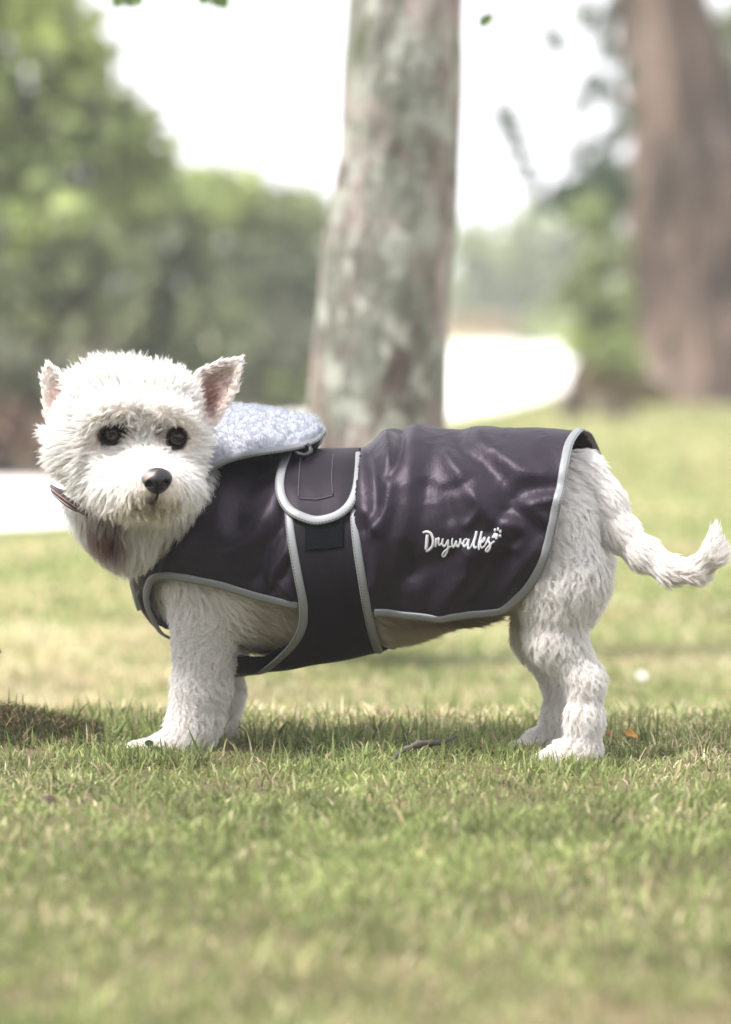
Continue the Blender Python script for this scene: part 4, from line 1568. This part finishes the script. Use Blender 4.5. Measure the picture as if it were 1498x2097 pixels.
# --- slim pale tree just behind the dog
YT = 2.2
r = np.random.default_rng(21)
ct = empty('slim_tree', (float(P(780, 1100, YT)[0]), YT, -0.115))
tag(ct, 'slim pale-barked tree with lichen patches standing right behind the dog', 'tree')
rows = []
for v_, l_, r_ in [(1225, 592, 945), (1150, 606, 932), (1000, 622, 916), (900, 630, 910), (800, 636, 912), (700, 646, 914), (600, 657, 918), (500, 664, 928), (420, 680, 934), (300, 698, 938), (200, 702, 942), (100, 708, 944), (0, 716, 946)]:
    a, b = P(l_, v_, YT), P(r_, v_, YT)
    rows.append(((a[0] + b[0]) / 2, YT, a[2], (b[0] - a[0]) / 2))
x0, z0, r0 = rows[-1][0], rows[-1][2], rows[-1][3]
for dz, rr_ in ((0.5, 0.085), (1.1, 0.075), (1.9, 0.055), (2.6, 0.03)):
    rows.append((x0 + 0.05 * dz, YT + 0.03 * dz, z0 + dz, rr_))
trunk_mesh('trunk', rows, pale_bark, ct, 72, 0.035, 0.035, 220, roots=0.10)
for k, (dz, az, ln_) in enumerate([(0.75, 0.3, 1.1), (1.0, 2.5, 1.2), (1.3, 4.2, 1.0), (1.7, 5.4, 0.9), (2.0, 1.4, 0.8)]):
    a = (x0 + 0.05 * dz, YT, z0 + dz)
    limb(a, (a[0] + math.cos(az) * ln_, YT + math.sin(az) * ln_, a[2] + 0.6), 0.035, 0.010, pale_bark, ct, seed=k)
cb_ = [(x0 + math.cos(t) * 0.9, YT + 0.3 + math.sin(t) * 0.8, z0 + 1.75 + 0.3 * math.sin(3 * t)) for t in np.linspace(0, 5.4, 6)] + [(x0, YT, z0 + 2.6)]
v, f, c = leaves(cb_, [0.45] * 6 + [0.55], 2600, 0.065, [(0.05, 0.09, 0.02), (0.14, 0.20, 0.05)], r, shell=0.3)
mesh_from('crown', v, f, leaf_mat, ct, smooth=False, cols=c)
# three leaf sprays hanging from it into the top of the view
for (u, v_, n_, sz) in [(262, -6, 3, 0.030), (450, -2, 3, 0.030), (1010, 44, 2, 0.024)]:
    p = P(u, v_, 1.7)
    vv, fv, cv = [], [], []
    o_ = 0
    for k in range(n_):
        ax = norm(np.array([r.normal(0, 0.6), r.normal(0, 0.3), -1.0])); sd = norm(np.cross(ax, [0.2, 1, 0.1]))
        cpt = p + np.array([(k - 1) * 0.008, 0, 0.012])
        t = np.linspace(0, 1, 7)
        wv = np.sin(t * math.pi) ** 0.8 * sz * 0.36
        mid = cpt + ax * (t[:, None] * sz) + np.array([0, -1, 0]) * (0.1 * sz * np.sin(t * 3.1))[:, None]
        V_ = np.vstack([mid - sd * wv[:, None], mid + np.array([0, 0.003, 0]), mid + sd * wv[:, None]])
        F_ = [[j, j + 1, 7 + j + 1, 7 + j] for j in range(6)] + [[7 + j, 7 + j + 1, 14 + j + 1, 14 + j] for j in range(6)]
        vv.append(V_); fv.append(np.array(F_) + o_); cv.append(np.tile([0.10, 0.17, 0.04], (21, 1))); o_ += 21
    top = (p[0] * 0.6 + x0 * 0.4, YT - 0.1, z0 + 1.35)
    mesh_from('hanging_leaves', np.vstack(vv), np.vstack(fv), leaf_mat, ct, cols=np.vstack(cv))
    limb(tuple(p + np.array([0, 0, 0.012])), top, 0.0012, 0.006, pale_bark, ct, sag=0.05, name='twig')

# --- massive furrowed trunk at the right
YB = 13.6
gb = Gp(1400, 828)
YB = float(gb[1])
bt = empty('big_tree', (float(gb[0]), YB, float(gb[2])))
tag(bt, 'massive brown furrowed trunk at the right edge beyond the path', 'tree')
rows = []
for v_, l_, r_ in [(850, 1225, 1660), (800, 1252, 1630), (740, 1272, 1606), (650, 1284, 1580), (560, 1294, 1560), (450, 1304, 1545), (300, 1306, 1520), (200, 1296, 1496), (100, 1286, 1468), (0, 1272, 1438), (-100, 1262, 1420), (-400, 1240, 1390), (-900, 1230, 1360), (-1500, 1250, 1330)]:
    a, b = P(l_, v_, YB), P(r_, v_, YB)
    rows.append(((a[0] + b[0]) / 2, YB, a[2], (b[0] - a[0]) / 2))
trunk_mesh('trunk', rows, brown_bark, bt, 140, 0.20, 0.05, 260, roots=0.22, fscale=0.9)
tx, tz = rows[-1][0], rows[-1][2]
hang = [(-190, 420), (-60, 380), (120, 360)]
cbl, crl = [], []
for k in range(9):
    t = k * 0.7
    cbl.append((tx + math.cos(t) * 2.2, YB + math.sin(t) * 2.2, tz + 0.6 + 0.5 * math.sin(2 * t))); crl.append(1.1)
for k in range(6):
    t = k * 1.05 + 0.4
    limb((tx, YB, tz - 0.6 - 0.2 * k), (tx + math.cos(t) * 2.4, YB + math.sin(t) * 2.2, tz + 0.6), 0.11, 0.03, brown_bark, bt, seed=k)
v, f, c = leaves(cbl, crl, 9000, 0.13, [(0.05, 0.08, 0.02), (0.13, 0.19, 0.05)], r, shell=0.3)
mesh_from('crown', v, f, leaf_mat, bt, smooth=False, cols=c)
# drooping leafy twigs in front of the white sky
YD = YB - 2.4
spots = [(1130, 70, 20), (1145, 98, 17), (1030, 232, 22), (1045, 262, 20), (1062, 296, 16), (1105, 245, 10), (1070, 330, 14), (1090, 365, 18), (1215, 170, 24), (1195, 215, 18),
         (1245, 178, 20), (1260, 215, 16), (1265, 270, 24), (1240, 300, 14), (1290, 240, 14), (1225, 335, 26), (1180, 320, 18), (1240, 380, 26), (1195, 375, 24), (1150, 385, 22), (1110, 415, 22), (1160, 425, 30),
         (1215, 420, 34), (1262, 350, 24), (1280, 390, 30), (1250, 430, 40), (1200, 20, 18), (1235, 60, 22), (1255, 20, 26), (1250, 105, 20), (1285, 150, 16), (1195, 50, 10), (1200, 285, 12)]
ppm = F / (YD - CY)
cs = [P(u, v_, YD + r.uniform(-0.5, 0.5)) for u, v_, q in spots]
rs = [q / ppm for u, v_, q in spots]
VV, FF, CC, o_ = [], [], [], 0
for c0, rr_ in zip(cs, rs):
    n_ = int(18 + 42000 * rr_ * rr_)
    v, f, c = leaves([c0], [rr_ * 1.05], n_, 0.050, [(0.045, 0.085, 0.035), (0.11, 0.16, 0.07)], r, shell=0.1)
    VV.append(v); FF.append(f + o_); CC.append(c); o_ += len(v)
mesh_from('drooping_leaves', np.vstack(VV), np.vstack(FF), leaf_mat, bt, smooth=False, cols=np.vstack(CC))
for path in ([(1290, -60), (1262, 100), (1262, 270), (1250, 400)], [(1290, -60), (1220, 120), (1190, 215), (1215, 335), (1160, 425)], [(1262, 270), (1180, 320), (1110, 415)],
             [(1190, -200), (1120, 10), (1130, 98)], [(1130, -200), (1010, 120), (1030, 232), (1070, 330), (1090, 370)]):
    c = catmull([P(u, v_, YD) for u, v_ in path], 30)
    v, f, uv = tube(c, np.linspace(0.012, 0.004, 30), 6)
    mesh_from('twig', v, f, brown_bark, bt)
    if path[0][1] < -100 or path[0] == (1290, -60):
        limb(tuple(c[0]), (tx, YB, tz - 1.0), 0.012, 0.04, brown_bark, bt, sag=0.0)

LG = [(0.24, 0.30, 0.09), (0.46, 0.54, 0.20)]
MG = [(0.14, 0.185, 0.07), (0.33, 0.39, 0.155)]
DG = [(0.085, 0.11, 0.055), (0.23, 0.26, 0.14)]
GG = [(0.10, 0.115, 0.075), (0.20, 0.21, 0.14)]
BR_ = [(0.20, 0.135, 0.10), (0.34, 0.25, 0.19)]
shr = 0


def shrub(name, label, cat, dist, parts, size, dens=1.0, group=None, stem=True):
    """parts: list of (blobs in px, colours) at a distance from the camera"""
    global shr
    shr += 1
    rr_ = np.random.default_rng(100 + shr)
    y = CY + dist
    ppm_ = F / dist
    allb = [b for bl, _ in parts for b in bl]
    cx = float(np.mean([b[0] for b in allb]))
    base = P(cx, 900, y); gzz = float(gz(base[0], y))
    e = empty(name, (float(base[0]), y, gzz))
    tag(e, label, cat, group)
    tops = []
    for bl, cols in parts:
        cs_ = [P(u, v_, y + rr_.uniform(-0.35, 0.35) * q / ppm_) for u, v_, q in bl]
        rs_ = [q / ppm_ for u, v_, q in bl]
        area = sum(math.pi * q * q for q in rs_)
        n_ = int(min(24000, dens * area * 5.0 / (size * size * 0.33)))
        v, f, c = leaves(cs_, rs_, n_, size, cols, rr_, shell=0.45)
        mesh_from('crown', v, f, leaf_mat, e, smooth=False, cols=c)
        tops += list(zip(cs_, rs_))
    if stem:
        for k, (c0, q) in enumerate(tops[:6]):
            a = (float(base[0]) + rr_.uniform(-.2, .2), y + rr_.uniform(-.1, .1), gzz - 0.05)
            limb(a, tuple(c0), 0.05, 0.015, plain_bark, e, sag=0.03, seed=k, name='stem')
    return e


shrub('tall_shrub', 'tall light-green leafy tree filling the upper left corner', 'tree', 15.5,
      [([(20, 60, 130), (120, 70, 100), (185, 110, 70), (60, -40, 120)], LG), ([(60, 230, 150), (190, 230, 95), (-40, 340, 140), (250, 260, 60)], MG), ([(290, 320, 90), (190, 360, 110), (60, 400, 130), (285, 240, 50)], MG)], 0.12)
shrub('dark_shrub', 'dark green shrub in the left middle, below the light-green tree', 'shrub', 14.8,
      [([(30, 560, 140), (180, 560, 120), (60, 660, 110)], DG), ([(90, 480, 70), (140, 500, 50), (30, 490, 60)], LG)], 0.12)
shrub('grey_shrub', 'shadowy grey-green shrub behind the dog\'s head', 'shrub', 17.5,
      [([(330, 500, 120), (250, 640, 120), (420, 640, 110), (330, 720, 120)], DG), ([(300, 410, 90), (390, 420, 80)], MG)], 0.13)
shrub('yellow_shrub', 'yellow-green round-topped tree under the white sky, left of the slim trunk', 'tree', 24,
      [([(410, 395, 70), (480, 400, 72), (430, 440, 80)], LG), ([(570, 425, 72), (635, 455, 65), (520, 500, 90)], MG), ([(590, 570, 110), (480, 600, 100), (660, 620, 90)], DG)], 0.10)
shrub('low_hedge', 'low grey-green hedge between the dog\'s ear and the slim trunk', 'hedge', 20,
      [([(420, 780, 80), (520, 720, 80), (610, 700, 80), (530, 830, 70)], GG), ([(600, 800, 80), (680, 760, 80), (520, 770, 50)], MG)], 0.08)
shrub('brown_bracken', 'low brown bracken at the left edge above the pale path', 'bracken', 12.2,
      [([(20, 860, 80), (-80, 860, 80), (90, 900, 60), (160, 860, 70)], BR_), ([(20, 760, 75), (130, 780, 75), (250, 790, 70), (-70, 740, 80)], GG)], 0.055)
shrub('far_tree', 'hazy pale-green tree far off, right of the slim trunk', 'tree', 66,
      [([(960, 500, 60), (1040, 495, 62), (1110, 470, 60), (1010, 560, 70), (1100, 560, 75)], [(0.22, 0.27, 0.12), (0.36, 0.42, 0.20)]), ([(960, 610, 60), (1040, 625, 60), (1130, 620, 60), (1200, 600, 60), (1175, 500, 55), (1195, 560, 50)], [(0.15, 0.19, 0.10), (0.28, 0.33, 0.17)])], 0.30)
shrub('mid_tree', 'fresh green shrub close beside the massive trunk on the right', 'shrub', 19.5,
      [([(1235, 520, 60), (1190, 600, 62), (1250, 620, 60), (1215, 440, 50)], MG), ([(1200, 690, 50), (1260, 700, 50)], LG)], 0.075)
shrub('dry_bush', 'tan dry grass clump above the far end of the pale path', 'bush', 62,
      [([(935, 665, 32), (985, 668, 32), (1035, 672, 30)], [(0.30, 0.22, 0.12), (0.48, 0.37, 0.20)]), ([(1090, 670, 34), (1140, 668, 36)], LG)], 0.07, stem=False)
shrub('root_weeds', 'brownish weeds around the foot of the massive trunk', 'weeds', 17.6,
      [([(1225, 770, 36), (1262, 790, 34), (1300, 800, 34), (1350, 806, 30)], [(0.20, 0.15, 0.08), (0.32, 0.27, 0.14)]), ([(1250, 720, 42), (1290, 745, 36)], MG)], 0.05, stem=False)
shrub('corner_tree', 'green foliage at the upper right corner beyond the massive trunk', 'tree', 24,
      [([(1510, 70, 70), (1560, 200, 90), (1540, 350, 90), (1600, 500, 120), (1620, 650, 110)], MG)], 0.10)
for k, (u, q) in enumerate([(-420, 300), (-200, 260), (1800, 260), (2100, 300), (700, 85), (830, 80), (2450, 280), (2800, 320), (-800, 300), (3200, 300)]):
    lab = ['broad green tree out past the left edge', 'dark leafy tree at the very left of the hedge line', 'green tree out past the right edge', 'broad green tree farthest to the right',
           'distant green tree hidden behind the slim trunk', 'distant pale tree right of the slim trunk', 'dark tree second from the far right of the tree line', 'large tree well out to the right of the lawn', 'large tree well out to the left of the lawn', 'tree ending the tree line at the far right'][k]
    shrub('background_tree', lab, 'tree', 40 if k not in (4, 5) else 45, [([(u, 640 - q * 0.7, q * 0.8), (u - q * .7, 640 - q * .3, q * 0.6), (u + q * .7, 640 - q * .3, q * .6)], MG if k % 2 else DG)], 0.20)

# unseen trees added behind the camera to darken what satin, eyes and nose mirror
def added_grove():
    rr_ = np.random.default_rng(77)
    for k, (x, y, q) in enumerate([(-9, -12, 2.6), (-4.4, -14.5, 2.8), (-0.3, -15.0, 2.9), (4.0, -14.5, 2.7), (13.5, -8.0, 2.7)]):
        e = empty('added_tree', (x, y, 0))
        tag(e, ['unseen round tree added farthest left behind the photographer', 'unseen dark tree added left behind the photographer', 'unseen tall tree added straight behind the photographer', 'unseen broad tree added right behind the photographer', 'unseen round tree added farthest right behind the photographer'][k], 'tree', 'added trees behind the photographer')
        cs_ = [np.array([x + rr_.normal(0, 1.0), y + rr_.normal(0, .6), z_]) for z_ in (1.1, 2.1, 3.2, 4.2)]
        v, f, c = leaves(cs_, [q * .75, q * .85, q * .8, q * .6], 9000, 0.46, DG, rr_, shell=0.6)
        mesh_from('crown', v, f, leaf_mat, e, smooth=False, cols=c)
        limb((x, y, -0.1), (x, y, 4.0), 0.18, 0.06, plain_bark, e, sag=0.0, name='trunk')


added_grove()

# ------------------------------------------------------------------ small things on the lawn
r = np.random.default_rng(31)
# hump: moss and dry thatch
mx_, my_ = [], []
while len(mx_) < 16000:
    x = r.uniform(-0.62, -0.235, 4000); y = r.uniform(0.05, 0.34, 4000)
    hgt_ = hump(x, y)
    k = r.uniform(0, 0.012, 4000) < hgt_ - 0.001
    mx_ += list(x[k]); my_ += list(y[k])
mx_, my_ = np.array(mx_), np.array(my_)
s1 = blades(len(mx_), None, None, 0.006, 0.017, 0.0014, 2, seed=41, straw=0.0, lie=0.9, pts=(mx_, my_), avoid_path=False)
c_ = s1[3]; hh = r.uniform(0, 1, (len(c_) // 5, 1)).repeat(5, 0)
s1 = (s1[0], s1[1], s1[2], (1 - hh) * np.array([0.035, 0.045, 0.015]) + hh * np.array([0.075, 0.085, 0.03]))
kx = r.choice(len(mx_), 3800)
front = my_[kx] < 0.19
kx = kx[front | (mx_[kx] < -0.36)]
s2 = blades(len(kx), None, None, 0.015, 0.034, 0.0014, 3, seed=42, straw=0.9, lie=1.1, pts=(mx_[kx], my_[kx]), avoid_path=False)
s2 = (s2[0], s2[1], s2[2], s2[3] * np.array([0.50, 0.38, 0.36]))
V, Q, T, C, o_ = [], [], [], [], 0
for s in (s1, s2):
    V.append(s[0]); C.append(s[3]); Q.append(s[1] + o_); T.append(s[2] + o_); o_ += len(s[0])
mo = mesh_from('moss', np.vstack(V), [np.vstack(Q), np.vstack(T)], grass_mat, cols=np.vstack(C))
tag(mo, 'dark moss and dry thatch covering the low hump at the left edge', 'moss', kind='stuff')


def long_blade(name, pxs, y, w, col, label, cat, group=None):
    c = catmull([P(u, v_, y) for u, v_ in pxs], 20)
    v, f, uv = tube(c, w * np.linspace(1, 0.12, 20), 5, nrm=np.tile([0.2, -1, 0.1], (20, 1)), flat=0.3)
    o = mesh_from(name, v, f, grass_mat, cols=np.tile(col, (len(v), 1)))
    tag(o, label, cat, group)
    return o


DKG = (0.05, 0.075, 0.03)
long_blade('grass_blade', [(10, 1470), (18, 1440), (19, 1405)], 0.18, 0.0010, DKG, 'thin upright blade, leftmost on the mossy hump', 'grass blade')
long_blade('grass_blade', [(36, 1470), (33, 1445), (36, 1418)], 0.18, 0.0010, DKG, 'thin upright blade second from left on the mossy hump', 'grass blade')
long_blade('grass_blade', [(0, 1452), (15, 1442), (32, 1435)], 0.17, 0.0010, DKG, 'dark blade slanting in low from the left edge', 'grass blade')
long_blade('grass_blade', [(152, 1492), (158, 1468), (170, 1450), (184, 1437)], 0.18, 0.0015, DKG, 'curved dark blade standing alone on the right slope of the hump', 'grass blade')
long_blade('grass_blade', [(40, 1478), (52, 1462), (66, 1455)], 0.18, 0.0012, (0.16, 0.10, 0.06), 'brown bent blade on top of the hump', 'grass blade')
long_blade('grass_blade', [(565, 1520), (575, 1495), (590, 1480), (597, 1486), (603, 1502)], 0.17, 0.0020, (0.08, 0.14, 0.03), 'folded-over green blade just behind the belly strap', 'grass blade')
long_blade('grass_blade', [(238, 1510), (250, 1490), (266, 1470)], 0.12, 0.0022, (0.12, 0.18, 0.05), 'broad slanting green blade left of the front paw', 'grass blade')
long_blade('grass_blade', [(722, 1530), (735, 1505), (746, 1492)], 0.14, 0.0022, (0.12, 0.18, 0.05), 'slanting green blade right of the small daisy', 'grass blade')
long_blade('grass_blade', [(408, 1545), (396, 1515), (386, 1490)], 0.02, 0.0020, (0.13, 0.2, 0.05), 'green blade crossing in front of the near front paw', 'grass blade')
long_blade('straw_stalk', [(352, 1572), (380, 1566), (406, 1568)], -0.02, 0.0016, (0.45, 0.40, 0.22), 'pale straw stalk lying before the front paw', 'straw')
long_blade('straw_stalk', [(820, 1700), (870, 1712), (920, 1716)], -0.45, 0.0018, (0.55, 0.50, 0.36), 'pale straw stalk lying low in the blurred foreground', 'straw')

twm = simple_mat('grey_twig', (0.11, 0.095, 0.085), 0.8, 0.3, noise=(120, 0.6, 1.4), bump=0.6, bscale=300)
tw_ = catmull([P(778, 1586, -0.07), P(800, 1560, -0.03), P(830, 1535, 0.0), P(868, 1522, 0.03), P(905, 1520, 0.05), P(935, 1508, 0.10)], 40)
v, f, uv = tube(tw_, np.interp(np.linspace(0, 1, 40), [0, .45, .55, 1], [0.0026, 0.0024, 0.0034, 0.0010]) * (1 + 0.15 * r.normal(0, 1, 40)), 8)
tag(mesh_from('twig', v, f, twm), 'grey crooked twig lying in the grass before the hind legs', 'twig')
tw_ = catmull([P(560, 1524, 0.17), P(640, 1526, 0.17), P(720, 1527, 0.16), P(790, 1534, 0.15)], 40)
v, f, uv = tube(tw_, 0.0013, 7)
tag(mesh_from('twig', v, f, simple_mat('dark_twig', (0.03, 0.025, 0.02), 0.8)), 'thin dark straight twig lying in the grass beneath the belly', 'twig')
tw_ = catmull([P(-12, 1336, 0.15), P(-4, 1334, 0.15), P(3, 1337, 0.15)], 8)
st_ = catmull([P(-60, 1560, 0.15), P(-40, 1440, 0.15), P(-12, 1336, 0.15), P(2, 1337, 0.15)], 30)
v, f, uv = tube(st_, np.r_[np.full(26, 0.0012), 0.0018, 0.0024, 0.0026, 0.001], 8)
tag(mesh_from('seed_stalk', v, f, simple_mat('dark_stalk', (0.03, 0.02, 0.02), 0.7)), 'dark tip of a seed stalk poking in at the left edge', 'stalk')


def daisy(u, v_, y, size, label, closed=False):
    p = P(u, v_, y)
    e = empty('daisy', (float(p[0]), float(p[1]), float(gz(p[0], p[1]))))
    tag(e, label, 'daisy')
    vv, fv, o_ = [], [], 0
    nrm_ = norm(np.array([0.1, -0.8, 0.6])); sx = norm(np.cross(nrm_, [0, 0, 1])); sy = np.cross(nrm_, sx)
    pm = simple_mat('petal', (0.80, 0.80, 0.78), 0.6)
    for k in range(13):
        a = k * 2 * math.pi / 13 + r.normal(0, 0.08)
        d = sx * math.cos(a) + sy * math.sin(a); s_ = np.cross(nrm_, d)
        L0, L1 = size * 0.25, size * r.uniform(0.85, 1.05)
        V_ = np.array([p + d * L0 - s_ * size * .06, p + d * L0 + s_ * size * .06, p + d * L1 * .7 + s_ * size * .12 + nrm_ * size * .15, p + d * L1 + nrm_ * size * .1, p + d * L1 * .7 - s_ * size * .12 + nrm_ * size * .15])
        o = mesh_from('petal', V_, np.array([[0, 1, 2], [0, 2, 4], [2, 3, 4]]), pm, e)
    sv_, sf_ = uvsphere(12, 8, (size * .3, size * .3, size * .2))
    mesh_from('flower_centre', sv_ + p, sf_, simple_mat('pollen', (0.6, 0.42, 0.05), 0.8), e)
    v, f, uv = tube(np.array([p, p * 0.5 + np.array(e.location) * 0.5 + np.array([0.002, 0, 0]), np.array(e.location)]), 0.0007, 6)
    mesh_from('stem', v, f, simple_mat('green_stem', (0.08, 0.13, 0.03), 0.6), e)


daisy(775, 1529, 0.14, 0.0058, 'small spiky white daisy beneath the belly, right of centre')
daisy(713, 1505, 0.20, 0.0035, 'tiny white daisy bud left of the spiky daisy')
daisy(1314, 1384, 1.5, 0.0085, 'blurred white daisy on the lawn behind the hind legs')


def dead_leaf(u, v_, y, size, col, label):
    p = P(u, v_, y)
    n_ = 9
    t = np.linspace(0, 1, n_)
    w = np.sin(t * math.pi) ** 0.7 * size * 0.35
    V_ = []
    for k in range(n_):
        for j in (-1, -0.5, 0, 0.5, 1):
            V_.append(p + np.array([(t[k] - 0.5) * size, j * w[k] * 0.55, j * w[k] * 0.75 + abs(j) * w[k] * 0.35 + 0.12 * size * math.sin(t[k] * 5) + r.normal(0, 0.0006)]))
    F_ = [[k * 5 + j, k * 5 + j + 1, (k + 1) * 5 + j + 1, (k + 1) * 5 + j] for k in range(n_ - 1) for j in range(4)]
    o = mesh_from('dead_leaf', V_, np.array(F_), simple_mat('dead_leaf_%d' % u, col, 0.7, noise=(80, 0.6, 1.3)))
    so = o.modifiers.new('t', 'SOLIDIFY'); so.thickness = 0.0005
    tag(o, label, 'leaf')


dead_leaf(105, 1660, -0.33, 0.026, (0.075, 0.04, 0.04), 'dark purple-brown curled leaf lying in the grass at lower left')
dead_leaf(1292, 1506, 0.10, 0.013, (0.50, 0.26, 0.06), 'orange fallen leaf in the grass right of the hind leg')
dead_leaf(1250, 1506, 0.12, 0.009, (0.40, 0.20, 0.07), 'small rust-coloured leaf scrap close behind the hind heel')
dead_leaf(640, 1602, -0.12, 0.014, (0.20, 0.11, 0.07), 'brown leaf scrap in the middle of the foreground grass')
dead_leaf(1170, 1612, -0.15, 0.012, (0.45, 0.20, 0.08), 'rust-red leaf scrap below the hind paws')
# clover leaf by the paw
p = P(306, 1522, 0.06)
e = empty('clover', (float(p[0]), float(p[1]), 0))
tag(e, 'single clover plant with round green leaves touching the front paw', 'clover')
cm_ = simple_mat('clover_green', (0.12, 0.20, 0.07), 0.6)
for k, (du, dv) in enumerate([(0, 0), (-55, 10), (14, 12), (-40, 22)]):
    q = P(306 + du, 1522 + dv, 0.045)
    a = np.linspace(0, 2 * math.pi, 14, endpoint=False)
    V_ = np.vstack([q + np.stack([np.cos(a) * 0.0042, -0.2 * np.sin(a) * 0.004, np.sin(a) * 0.0032], -1), q + np.array([0, 0.001, 0])])
    mesh_from('leaflet', V_, np.array([[j, (j + 1) % 14, 14] for j in range(14)]), cm_, e)
    v, f, uv = tube(np.array([q, q + np.array([0.002, 0.002, -0.008]), [q[0] + 0.003, q[1] + 0.003, 0]]), 0.0004, 5)
    mesh_from('stem', v, f, cm_, e)

# ------------------------------------------------------------------ thin haze volume added to veil and lift the dark background
hx = np.array([[x, y, z] for x in (-60, 60) for y in (-22, 75) for z in (-1.2, 7.5)], float)
hz = mesh_from('haze', hx, np.array([[0, 1, 3, 2], [4, 6, 7, 5], [0, 4, 5, 1], [2, 3, 7, 6], [0, 2, 6, 4], [1, 5, 7, 3]]), None, smooth=False)
hm = bpy.data.materials.new('veil_haze'); hm.use_nodes = True
hm.node_tree.nodes.clear()
vo_ = hm.node_tree.nodes.new('ShaderNodeOutputMaterial')
pv = hm.node_tree.nodes.new('ShaderNodeVolumePrincipled')
pv.inputs['Color'].default_value = (0.95, 0.96, 0.97, 1)
pv.inputs['Density'].default_value = 0.0036
hm.node_tree.links.new(pv.outputs[0], vo_.inputs['Volume'])
hz.data.materials.append(hm)
hz['kind'] = 'stuff'
